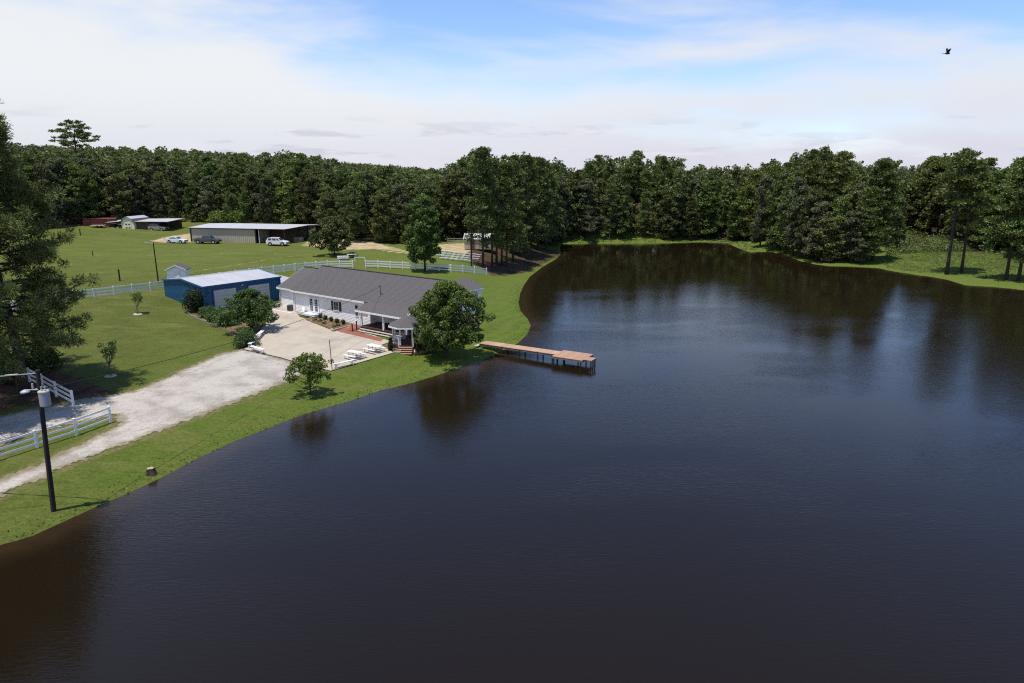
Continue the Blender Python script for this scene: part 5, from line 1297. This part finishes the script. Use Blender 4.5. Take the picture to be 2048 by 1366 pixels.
def myrtle(label, px, py, H_, R, n, seed, m='oak'):
    rg = np.random.default_rng(seed); cl = []
    p = G(px, py); r = thing('crape_myrtle', label, 'small tree', p, 0, 'young trees in the front lawn')
    mb = MB()
    for i in range(9):
        a = rg.random()*6.283; e = Vector((R*(.35+.6*rg.random())*math.cos(a), R*(.35+.6*rg.random())*math.sin(a), H_*(.72+.25*rg.random())))
        mb.tube([(0, 0, -.1), (0.03*math.cos(a), .03*math.sin(a), H_*.32), e*.7+Vector((0, 0, 0)), e], [.05, .04, .022, .008], 5)
        cl += [(e.x, e.y, e.z, .3, .26), (e.x*.75, e.y*.75, e.z*.8, .26, .24)]
    mb.obj('stem', M['palebark'], r); cl += [(0, 0, .35, .3, .25)]
    link('crown', crownmesh('crown', cl, n, .12, seed, M[m]), r)
    MB().tube([(0, 0, -.05), (0, 0, .05)], [.62, .5], 14).obj('mulch_ring', M['curb'], r)
myrtle('wispy young tree nearest the gravel drive in the front lawn', 221, 752, 3.5, 1.15, 800, 111)
myrtle('leafy young tree in the lawn left of the blue garage', 275, 628, 3.0, .8, 1300, 112, 'lime')
myrtle('young tree under the tips of the big pine branches', 125, 683, 2.7, .8, 700, 113)
bush('round_evergreen', 'large round dark clipped evergreen at the left corner of the blue garage', 395, 623, 2.35, 3.3, 11000, .14, 'holly', 121)
for k, (x, y, R_, H_, l) in enumerate([(415, 634, 1.6, 1.5, 'next to the round dark evergreen'), (432, 643, 1.8, 1.6, 'in the middle of the bed'), (452, 651, 1.8, 1.6, 'under the round garage tree')]):
    bush('spreading_juniper', 'low spreading green shrub along the garage bed, '+l, x, y, R_, H_, 4200, .14, 'bushm', 122+k, 'low shrubs along the garage bed')
bush('round_shrub', 'low round green shrub behind the white patio benches', 489, 693, 1.75, 2.0, 7500, .13, 'bushm', 126)
# bed edging of the garage bed
ep = [onz(x, y, z) for x, y, z in ((368, 622, 1.7), (385, 633, 1.55), (410, 643, 1.5), (436, 654, 1.4), (460, 661, 1.35), (470, 672, 1.3), (470, 685, 1.25), (466, 692, 1.2), (487, 698, 1.15))]
eb = thing('bed_edging', 'curved pale timber edging between the front lawn and the garage shrubs', 'edging', ep[0])
for a, b in zip(ep[:-1], ep[1:]):
    a = np.array([a[0], a[1], zat(a[0], a[1])+.04]); b = np.array([b[0], b[1], zat(b[0], b[1])+.04]); MB().beam(a-ep[0], b-ep[0], .14, .14).obj('edging_board', M['greywood'], eb)
bq = [tuple(p[:2]) for p in ep]+[tuple(onz(512, 672, 1.3)[:2]), tuple(onz(530, 648, 1.4)[:2]), tuple(onz(430, 628, 1.5)[:2])]
def drape(name, poly, s, m, off=.04, kind='structure'):
    P = np.array(poly); xs = np.arange(P[:, 0].min(), P[:, 0].max()+s, s); ys = np.arange(P[:, 1].min(), P[:, 1].max()+s, s); X, Y = np.meshgrid(xs, ys)
    k = sdist(X, Y, poly) < .1; ny, nx = X.shape; Z = height(X, Y)+off
    i = (np.arange(ny-1)[:, None]*nx+np.arange(nx-1)[None, :]).ravel(); kk = (k[:-1, :-1] & k[1:, 1:] & k[1:, :-1] & k[:-1, 1:]).ravel(); i = i[kk]; Q = np.stack([i, i+1, i+nx+1, i+nx], 1)
    link(name, fastmesh(name, np.stack([X, Y, Z], -1).reshape(-1, 3), Q, m, True), kind=kind)
drape('garage_bed_mulch', bq, .4, M['mulch'])

# the big pines at the left
def big_pine(label, base, H_, R, seed, n, zlow, tr_r=.42, K=46, dens=1.):
    rg = np.random.default_rng(seed); r = thing('pine_tree', label, 'pine tree', base); cl = []; mb = MB()
    lean = [(.25*math.sin(i*.9+seed), .2*math.cos(i*.7+seed), H_*i/9) for i in range(10)]
    mb.tube([(x, y, z-.3*(i == 0)) for i, (x, y, z) in enumerate(lean)], [tr_r*(1.15 if i == 0 else 1-.86*i/9) for i in range(10)], 10)
    for i in range(K):
        t = (i+rg.random()*.6)/K; z = zlow+(H_-zlow-.5)*t; a = i*2.4+rg.random()*1.6
        Lb = R*(1-t)**.55*(.42+.62*rg.random())+.6
        if t < .22: Lb *= .8
        q = Vector((.2*math.sin(z), 0, z)); rise = -.02+.55*t+rg.normal()*.10
        pts = [q]
        for s in (.35, .7, 1.0):
            pts.append(q+Vector((math.cos(a)*Lb*s, math.sin(a)*Lb*s, Lb*rise*s-.10*Lb*math.sin(s*math.pi)*(1-t)+rg.normal()*.12)))
        rb = tr_r*(1-.8*z/H_)*.36
        mb.tube(pts, [rb, rb*.7, rb*.45, rb*.18], 6)
        for s in np.arange(.38, 1.05, .105):
            for w in (-1, 1):
                f = s*3; j = min(int(f), 2); c = pts[j].lerp(pts[j+1], min(f-j, 1)); side = w*Lb*.20*rg.random()*(1.25-s*.5)
                cx = c.x-math.sin(a)*side+rg.normal()*.12; cy = c.y+math.cos(a)*side+rg.normal()*.12; cz = c.z+.15+rg.normal()*.13
                q_ = .38+.34*rg.random(); cl.append((cx+rg.normal()*.25, cy+rg.normal()*.25, cz+rg.normal()*.32, q_*1.2, q_*.95))
    cl.append((lean[-1][0], lean[-1][1], H_, .5, .6))
    mb.obj('trunk', M['bark'], r, smooth_=True)
    V, Q = leafcards(cl, n, .36, rg, aspect=.20, radial=True, inner=.05, up=.5); link('crown', fastmesh('crown', V, Q, M['needle']), r)
    return r
b0 = G(44, 792)
big_pine('tall pine at the left edge, its trunk just behind the transformer pole', b0, 24.5, 8.2, 201, 115000, 4.6, .48, K=62)
big_pine('tall pine at the very left edge behind the nearer pine trunk', G(4, 770), 25.0, 7.0, 202, 55000, 7.0, .42, K=44)
big_pine('pine just outside the left edge whose boughs reach in from behind', (G(-60, 752)), 24.0, 7.0, 203, 70000, 5.0, .40, K=36)
for k, (x, y, R_, H_, l) in enumerate([(70, 745, 2.2, 3.0, 'right of the pine trunks'), (28, 752, 2.0, 2.6, 'between the pine trunks'), (100, 735, 1.6, 2.0, 'at the lawn edge behind the fence end'), (-12, 742, 2.4, 3.2, 'at the left edge of the photo')]):
    bush('understorey_shrub', 'loose shrub growing below the big pines, '+l, x, y, R_, H_, 2200, .2, 'leafy', 211+k, 'shrubs below the big pines', K=22)

big_pine('pine out of view at the left whose shade falls over the drive', (-46.5, 43.5, zat(-46.5, 43.5)), 23.0, 7.2, 204, 90000, 4.0, .4, K=56)
big_pine('second pine out of view at the left, shading the fence', (-44.2, 50.0, zat(-44.2, 50.0)), 22.0, 6.8, 205, 90000, 4.0, .4, K=56)
# ------------------------------------------------------------------ forest
SKY = [(-300, 285), (0, 282), (80, 292), (130, 297), (220, 300), (300, 312), (380, 319), (450, 322), (490, 308), (530, 322), (560, 306), (620, 308), (650, 318), (690, 328), (740, 338), (790, 334), (830, 344), (865, 350), (885, 334), (925, 312),
 (960, 292), (985, 312), (1010, 312), (1050, 306), (1080, 318), (1115, 318), (1140, 338), (1165, 335), (1190, 310), (1225, 316), (1245, 318), (1265, 300), (1300, 322), (1318, 312), (1350, 316), (1372, 346), (1395, 332), (1450, 333), (1490, 334), (1520, 326), (1542, 318), (1556, 334),
 (1590, 300), (1630, 292), (1650, 294), (1680, 314), (1705, 316), (1725, 332), (1760, 318), (1785, 322), (1802, 336), (1830, 336), (1855, 308), (1900, 296), (1916, 330), (1945, 316), (1972, 340), (2005, 338), (2030, 318), (2048, 308), (2300, 300)]
sx, sy = np.array(SKY).T
def depth_of(x, y, z): return y*cp-(z-CAMH)*sp
def z_at_pixel_y(x, y, py):
    b = (py-683)/FPX; d = -(sp+b*cp)/(cp-b*sp); return CAMH+d*y
def px_of(x, y, z=8): return 1024+FPX*x/depth_of(x, y, z)
placed = []
LM = [(60, 'left of the red container'), (215, 'behind the red container'), (345, 'behind the cream shed'), (500, 'behind the left of the barn'), (640, 'behind the right of the barn'), (790, 'right of the tan barn'),
 (930, 'left of the tan hut'), (1110, 'behind the pine grove'), (1190, 'left of the pale pole'), (1300, 'right of the pale pole'), (1480, 'above the straight far bank'), (1620, 'at the shaded shore bend'), (1760, 'behind the broad pine'), (1900, 'behind the bright clearing'), (2000, 'right of the tall straight pine'), (4000, 'at the right border')]
KW = dict(p5='low boughed dark pine', p6='dense dark pine', b5='fresh green leafy tree', b6='ragged grey green tree', p4='thin open pine', b1='round leafy tree', b2='grey green leafy tree', b3='slender fresh green tree', b4='broad crowned leafy tree', p1='dark pine', p2='high crowned pine', p3='deep crowned dark pine')
def forest_tree(x, y, key, group, label, hs=None, drop=0., zoff=0., name=None, cat='tree'):
    cm, tm, H0 = TREEKINDS[key]; z = zat(x, y)-.2
    if hs is None:
        px = px_of(x, y); top = z_at_pixel_y(x, y, float(np.interp(px, sx, sy))+drop)
        hs = max(9., min(27., top-z))
    s = hs/H0; w = s*rnd.uniform(.9, 1.15)
    if hs > 20 and key[0] == 'b': w *= .85
    w = min(w, 1.25)
    r = thing(name or ('pine_tree' if key[0] == 'p' else 'broadleaf_tree'), label, 'pine tree' if key[0] == 'p' else cat, (x, y, z), rnd.uniform(0, 6.28), group)
    r.scale = (w, w, s); link('crown', cm, r); link('trunk', tm, r); placed.append((x, y)); return r
def row(line, spacing, rows, gap, keys, group, labels, drop0=26, minx=None):
    """trees along a polyline front, further rows standing behind it"""
    P = np.array(line)
    for rw in range(rows):
        L_ = np.hypot(*np.diff(P, axis=0).T); tot = L_.sum(); s = rnd.uniform(0, spacing)
        while s < tot:
            a = s; i = 0
            while i < len(L_)-1 and a > L_[i]: a -= L_[i]; i += 1
            q = P[i]+(P[i+1]-P[i])*min(1, a/L_[i]); x = q[0]+rnd.uniform(-1.6, 1.6); y = q[1]+rw*gap+rnd.uniform(-1.8, 1.8)
            s += spacing*rnd.uniform(.8, 1.2)
            if float(sdist(np.array([x]), np.array([y]))[0]) < 1.2: continue
            px = px_of(x, y)
            if px < -260 or px > 2320: continue
            key = rnd.choice(keys[min(rw, len(keys)-1)])
            kind = 'pine' if key[0] == 'p' else 'broadleaf'
            dr = (drop0+rnd.uniform(-14, 34)) if rw == 0 else rnd.uniform(4, 44) if rw == 1 else rnd.uniform(-4, 30)
            where = next(t for a, t in LM if px < a)
            lab = KW[key]+(' at the wood edge, ' if rw == 0 else ' in mid wood, ' if rw == 1 else ' in third rank, ' if rw == 2 else ' deep in the wood, ')+where
            forest_tree(x, y, key, group, lab, drop=dr)
bl = dict(pine='dark pine in the wood behind the barn and sheds', broadleaf='leafy tree in the wood behind the barn and sheds')
row(forest_left, 5.6, 4, 7.0, [['b1', 'b2', 'b4', 'b5', 'b6', 'b3'], ['b1', 'b4', 'b6', 'p2', 'b3'], ['b5', 'p1', 'b2', 'p3', 'b3'], ['p1', 'p2', 'b4', 'b3', 'p4', 'b3']], 'wood behind the barn and sheds', bl, 40)
far_front = [tuple(onz(x, y, .8)[:2]) for x, y in ((1085, 482), (1150, 479), (1230, 477.5), (1300, 478), (1370, 477), (1450, 478), (1540, 486))]
bl = dict(pine='dark pine on the far shore of the lake', broadleaf='leafy tree on the far shore of the lake')
row(far_front, 5.6, 4, 7.0, [['b1', 'b2', 'p5', 'b6', 'p6', 'b5'], ['b1', 'p1', 'p5', 'b2'], ['p6', 'p3', 'p2', 'p4'], ['p4', 'b1', 'p2', 'p1']], 'wood on the far shore', bl, 34)
mid_front = [(-18, 200), (-6, 200), (8, 196), (22, 205)]
bl = dict(pine='dark pine in the wood behind the tan hut', broadleaf='leafy tree in the wood behind the tan hut')
row(mid_front, 5.5, 3, 7.0, [['b1', 'b4'], ['b1', 'p1'], ['p1', 'p3']], 'wood behind the tan hut', bl, 34)
rf = [tuple(G(x, y)[:2]) for x, y in ((1560, 485), (1640, 480), (1720, 476), (1790, 470), (1850, 470))]+[tuple(G(x, y)[:2]) for x, y in ((1960, 486), (2000, 500), (2080, 520), (2200, 545))]
bl = dict(pine='dark pine in the wood on the right hand shore', broadleaf='leafy tree in the wood on the right hand shore')
row(rf, 6.0, 4, 7.5, [['b1', 'b2', 'b3', 'b4', 'b5'], ['b6', 'p5', 'b2', 'b5'], ['p6', 'p3', 'b4', 'b3'], ['p1', 'p2', 'b3', 'p4']], 'wood on the right hand shore', bl, 40)
# named trees of the shore and the grove, placed at their bases
def at_px(px, py, key, top_px_y, label, group=None, w=None, dx=0):
    p = G(px, py); hs = z_at_pixel_y(p[0], p[1], top_px_y)-p[2]
    r = forest_tree(p[0], p[1], key, group, label, hs=hs)
    if w: r.scale = (w, w, r.scale[2])
    return r
gr = 'trees of the grove right of the fence'
ORD = ['first', 'second', 'third', 'fourth', 'fifth', 'sixth', 'seventh', 'eighth', 'ninth', 'tenth', 'eleventh']
def grove_label(x, key):
    same = sorted([984, 993, 1004, 1013, 1026, 1052, 1076, 1092, 1010] if key[0] == 'p' else [1040, 1108, 950, 1030, 930, 905, 1120, 985, 1062, 1085])
    return f"{ORD[same.index(x)]} {'pine' if key[0] == 'p' else 'leafy tree'} counted rightward from the tan hut in the dark grove"
for k, (x, y, key, ty, w) in enumerate([(966, 536, 'p6', 292, .95), (984, 533, 'p6', 316, .8), (993, 526, 'p2', 312, .9), (1004, 530, 'p6', 325, .8), (1013, 534, 'p6', 322, .85), (1026, 524, 'p5', 318, .9), (1040, 512, 'b1', 330, .8), (1052, 506, 'p5', 308, 1.0),
     (1076, 500, 'p5', 312, .95), (1092, 498, 'p5', 322, .95), (1108, 492, 'b1', 345, .85), (1010, 498, 'p5', 330, 1.0), (950, 478, 'b2', 330, .85), (1030, 496, 'b4', 335, .9), (930, 474, 'b1', 330, .9), (905, 476, 'b4', 338, .95), (1120, 482, 'b2', 352, .8), (985, 482, 'b1', 340, .8), (1062, 492, 'b4', 340, .9), (1085, 490, 'b2', 350, .9)]):
    at_px(x, y, key, ty, 'thick trunked pine at the fence end, tallest of the grove' if x == 966 else grove_label(x, key), None if x == 966 else gr, w)
at_px(1745, 522, 'p5', 318, 'broad pine at the water with low boughs, left of the bright clearing', None, 1.25)
at_px(1893, 549, 'p2', 297, 'tall straight trunked pine at the water before the bright clearing', None, 1.35)
at_px(1922, 546, 'p1', 318, 'slightly leaning pine right of the tall straight one', None, 1.1)
at_px(2012, 560, 'p6', 312, 'dark pine at the right edge, left trunk of the close pair', None, 1.15)
at_px(2036, 562, 'p1', 330, 'dark pine at the right edge, right trunk of the close pair', None, 1.15)
at_px(2085, 566, 'p5', 300, 'dark pine standing at the right border of the photo', None, 1.2)
at_px(1668, 508, 'p5', 300, 'dense dark pine in the shade left of the broad pine', None, 1.15)
at_px(1608, 506, 'p5', 318, 'dark pine in the shaded bank where the shore turns', None, 1.05)
at_px(1560, 500, 'b1', 335, 'leafy tree overhanging the shaded bend of the shore', None, .95)
at_px(1520, 494, 'b2', 350, 'leafy tree behind the small lit bank of the bend', None, .8)
at_px(1700, 514, 'b1', 360, 'leafy tree between the broad pine and the dense pine', None, .9)
at_px(1640, 498, 'b4', 330, 'wide leafy tree behind the shaded bank', None, 1.0)
for k, (x, y, ke, ty) in enumerate([(1585, 511, 'b6', 350), (1612, 517, 'b1', 372), (1682, 522, 'b5', 385), (1715, 518, 'b6', 360), (1640, 509, 'p3', 322), (1545, 501, 'b5', 365), (1700, 505, 'p3', 330), (1730, 505, 'b1', 345), (1570, 508, 'p5', 352), (1598, 515, 'b2', 390), (1632, 521, 'b6', 400), (1656, 524, 'b1', 430), (1702, 526, 'b2', 420), (1728, 525, 'p5', 370)]):
    at_px(x, y, ke, ty, ['ragged tree overhanging the water where the bank bends', 'leafy tree leaning over the bare orange patch', 'low leafy tree at the water left of the broad pine', 'ragged grey green tree touching the broad pine', 'deep crowned pine behind the bare orange patch', 'low fresh green tree right of the small lit bank', 'pine rising between the broad pine and dense pine', 'leafy tree directly behind the broad pine', 'low boughed pine right at the water of the bend', 'grey green tree at the water of the bend', 'small ragged tree just right of the bend', 'small round tree before the bare orange patch', 'small grey green tree dipping over the shaded water', 'low boughed pine touching the broad pine'][k], None, .85)
at_px(1790, 500, 'b1', 385, 'leafy tree at the left side of the bright clearing', None, .6)
# the tall lone pine over the ridge and skyline trees
def sky_tree(px, ty, Y, key, label, w=None):
    x = (px-1024)/FPX*(Y*cp+.0)*1.03; hs = z_at_pixel_y(x, Y, ty)-zat(x, Y); r = forest_tree(x, Y, key, None, label, hs=min(hs, 36))
    if w: r.scale = (w, w, r.scale[2])
def lone_pine():
    rg = np.random.default_rng(301); Y = 232.; x = (172-1024)/FPX*Y*.985; z = zat(x, Y); top = z_at_pixel_y(x, Y, 241); H_ = top-z
    r = thing('pine_tree', 'lone tall pine with an open flat crown rising above the left ridge', 'pine tree', (x, Y, z)); cl = []
    for i in range(70):
        t = rg.random(); zz = H_*.68+(H_*.31)*t; rr = 7.6*(1-abs(t-.35)**1.2*1.1)*(.3+.7*rg.random()); a = rg.random()*6.283
        cl.append((rr*math.cos(a), rr*math.sin(a), zz, 1.0+.5*rg.random(), .45))
    link('crown', crownmesh('crown', cl, 7500, .6, 301, M['needle'], aspect=.45, radial=True, inner=.1), r)
    link('trunk', trunkmesh('trunk', H_*.97, .42, .1, cl[:26], rg, M['bark']), r)
lone_pine()
for px_, ty_, Y_, k_, l_ in [(490, 305, 225, 'p4', 'pine poking above the wood left of the tan barn'), (548, 303, 222, 'b3', 'pointed green treetop above the left of the tan barn'), (585, 306, 226, 'b3', 'pointed green treetop above the middle of the tan barn'), (618, 305, 222, 'b3', 'pointed green treetop above the right of the tan barn'), (436, 312, 225, 'p1', 'pine poking above the wood behind the left barn end'),
    (640, 311, 228, 'b3', 'slender treetop right of the three pointed ones'), (784, 331, 235, 'p4', 'small pine top in the low part of the skyline'), (772, 333, 238, 'b3', 'slender top beside the small skyline pine'), (1192, 308, 245, 'p4', 'open pine left of the thin pale pole on the skyline'), (1265, 300, 238, 'p1', 'tallest pine over the far shore'), (1318, 310, 236, 'p4', 'open pine right of the tallest far shore pine'), (1346, 314, 238, 'p2', 'pine at the right end of the far shore rise'),
    (1604, 296, 210, 'p4', 'thin pine above the shaded bend, left one of the high pair'), (1630, 290, 205, 'p2', 'highest pine above the shaded bend'), (1900, 294, 190, 'p4', 'open pine high over the bright clearing'), (1945, 314, 195, 'p6', 'rounded pine top right of the open high one'), (1765, 316, 200, 'b5', 'fresh green treetop behind the broad pine')]:
    sky_tree(px_, ty_, Y_, k_, l_, 1.05)
# far woods that read as one mass
def far_woods():
    rg = np.random.default_rng(77); Vs, Qs = [], []; o = 0; cnt = 0
    for Yc in np.concatenate([np.arange(222, 330, 9), np.arange(330, 560, 16), np.arange(560, 900, 34)]):
        half = Yc*.95; st = 6.0 if Yc < 330 else 9.0 if Yc < 560 else 15.
        for x in np.arange(-half, half, st):
            x = x+rg.uniform(-2.5, 2.5); y = Yc+rg.uniform(-4, 4); px = px_of(x, y, 15)
            if px < -300 or px > 2350: continue
            z = zat(x, y); tgt = float(np.interp(px, sx, sy))+(rg.uniform(10, 40) if rg.random() > .14 else rg.uniform(-5, 8))
            top = z_at_pixel_y(x, y, tgt); hs = min(max(top-z, 9), 26 if Yc < 560 else 24)
            K = 9; cl = []
            R_ = rg.uniform(2.6, 4.0)*(1.0 if Yc < 560 else 1.7)
            for k in range(K):
                t = k/(K-1); pr = math.sin(math.pi*(.2+.78*t))**.7; a = rg.random()*6.28; rr = R_*pr*rg.uniform(.2, .8)
                cl.append((x+rr*math.cos(a), y+rr*math.sin(a), z+hs*(.45+.5*t), R_*.55, R_*.42))
            n = 230 if Yc < 330 else 130 if Yc < 560 else 80
            V, Q = leafcards(cl, n, .95 if Yc < 330 else 1.4 if Yc < 560 else 2.4, rg); Vs.append(V); Qs.append(Q+o); o += len(V); cnt += 1
    link('far_woods', fastmesh('far_woods', np.concatenate(Vs), np.concatenate(Qs), M['leaf']), kind='stuff', label='dense dark woodland filling the horizon behind the lake and field', cat='woods')
far_woods()
# undergrowth: marshy clearing, far banks and field edges
def undergrowth(name, label, polys, m, seed, size=.3, dens=2.0, hmax=1.2, blades=False):
    dens = dens*.9
    rg = np.random.default_rng(seed); Vs, Qs = [], []; o = 0
    for poly, hm_ in polys:
        P = np.array(poly); A = (np.ptp(P[:, 0])*np.ptp(P[:, 1])); n = int(A*dens*.35)
        X = rg.uniform(P[:, 0].min(), P[:, 0].max(), n); Y = rg.uniform(P[:, 1].min(), P[:, 1].max(), n); k = sdist(X, Y, poly) < 0; X, Y = X[k], Y[k]
        k = sdist(X, Y) > .4; X, Y = X[k], Y[k]
        if not len(X): continue
        Z = height(X, Y); hh = hm_*(.25+.75*rg.random(len(X)))*(.55+.45*np.sin(X*.35+seed)*np.cos(Y*.28))
        hh = np.maximum(hh, .12); cl = np.stack([X, Y, Z+hh*.55, np.minimum(.35+hh*.45, 1.7), hh*.5+.08], 1)
        V, Q = leafcards(cl, len(X)*(10 if blades else 12), size*(2. if blades else 1), rg, up=.8, aspect=.16 if blades else 1., radial=blades, inner=.2 if blades else .5); Vs.append(V); Qs.append(Q+o); o += len(V)
    link(name, fastmesh(name, np.concatenate(Vs), np.concatenate(Qs), M[m]), kind='stuff', label=label, cat='undergrowth')
marsh = w_poly([(1775, 538), (1760, 515), (1790, 500), (1850, 492), (1960, 492), (2060, 520), (2090, 560), (2000, 562), (1900, 548), (1840, 546)])
vines = w_poly([(1775, 515), (1770, 478), (1850, 470), (1975, 478), (1990, 496), (1900, 505), (1830, 506)])
undergrowth('marsh_grass', 'tall green marsh grass filling the bright clearing on the right', [(marsh, .45)], 'weed', 401, .16, 11.0, blades=True)
undergrowth('vine_thicket', 'bright tangled vines and brush at the back of the right clearing', [(vines, 3.4)], 'weed', 402, .34, 4.0)
farb = [tuple(onz(x, y, .3)[:2]) for x, y in ((1118, 487), (1250, 486), (1330, 485), (1400, 483), (1470, 487), (1490, 500), (1530, 500), (1480, 480), (1400, 474), (1300, 479), (1118, 479))]
undergrowth('shore_weeds', 'bright green weeds along the far shore of the lake', [(farb, .5)], 'weed', 403, .25, 2.2)
edge = [tuple(p) for p in forest_left[1:]]+[(x, y+7) for x, y in forest_left[:0:-1]]
undergrowth('wood_edge_brush', 'low brush along the foot of the wood behind the field', [(edge, 2.6)], 'leafy', 404, .4, 2.4)
def band(line, y0, y1): return [(x, y+y0) for x, y in line]+[(x, y+y1) for x, y in line[::-1]]
undergrowth('wood_interior_brush', 'dark understorey between the trunks of the surrounding woods', [(band(list(forest_left[1:]), 7, 17), 6.5), (band(far_front, 1.5, 12), 6.0), (band(mid_front, 1, 12), 5.5), (band(rf[:5], 2, 13), 6.0), (band(rf[5:], 2, 13), 6.0)], 'leaf', 409, .5, 2.6)
kudzu = w_poly([(415, 446), (440, 436), (500, 436), (520, 448)])
pk = G(462, 450)
for k, (x, y, R_, H_, l) in enumerate([(440, 449, 4.2, 3.6, 'left part'), (475, 449, 4.6, 4.4, 'right part')]):
    bush('field_edge_bush', 'bright bushy mound behind the tan barn roof, '+l, x, y, R_, H_, 3600, .34, 'lime', 405+k, None, K=30)
# grass tufts on the near banks
def bank_tufts():
    rg = np.random.default_rng(55); pts = []
    n = 1500; S = SH[1:46]; seg_ = np.diff(S, axis=0); L_ = np.hypot(*seg_.T); keep = np.array([S[i][1] < 128 and S[i][0] < 12 for i in range(len(L_))]); w = L_*keep; w = w/w.sum()
    i = rg.choice(len(L_), n, p=w); t = rg.random(n)[:, None]; base = S[i]+seg_[i]*t; nn = np.stack([-seg_[i][:, 1], seg_[i][:, 0]], 1)/L_[i][:, None]
    off = rg.random(n)**1.3*2.2+.0; P = base+nn*off[:, None]*1.0
    d = sdist(P[:, 0], P[:, 1]); bad = d < .02; P[bad] = base[bad]-nn[bad]*off[bad][:, None]; d = sdist(P[:, 0], P[:, 1]); k = d > .0; P = P[k]; d = d[k]
    Z = height(P[:, 0], P[:, 1]); h = (.03+.09*rg.random(len(P))**2)*np.clip(1.3-d*.35, .45, 1.2)
    a = rg.random(len(P))*6.283; wd = .05+.04*rg.random(len(P)); ex = np.stack([np.cos(a)*wd, np.sin(a)*wd], 1); ln = rg.normal(0, .06, (len(P), 2))
    v0 = np.concatenate([P-ex, Z[:, None]-.02], 1); v1 = np.concatenate([P+ex, Z[:, None]-.02], 1); v2 = np.concatenate([P+ex*.3+ln, (Z+h)[:, None]], 1); v3 = np.concatenate([P-ex*.3+ln, (Z+h)[:, None]], 1)
    V = np.stack([v0, v1, v2, v3], 1).reshape(-1, 3); Q = np.arange(len(V)).reshape(-1, 4)
    link('bank_grass', fastmesh('bank_grass', V, Q, M['tuft']), kind='stuff', label='rough grass tufts along the near lake bank', cat='grass')
bank_tufts()
def part_ways():
    by = {}
    for o in bpy.data.objects:
        if o.get('category') and o.get('label'): by.setdefault(o['label'], []).append(o)
    for l, os_ in by.items():
        if len(os_) < 2: continue
        os_.sort(key=lambda o: px_of(o.location.x, o.location.y, o.location.z+8)); n = len(os_)
        for i, o in enumerate(os_): o['label'] = l+', '+('leftmost' if i == 0 else 'rightmost' if i == n-1 else 'middle one' if n == 3 else ORD[i]+' from left')
part_ways()
print('objects', len(bpy.data.objects), 'trees', len(placed))
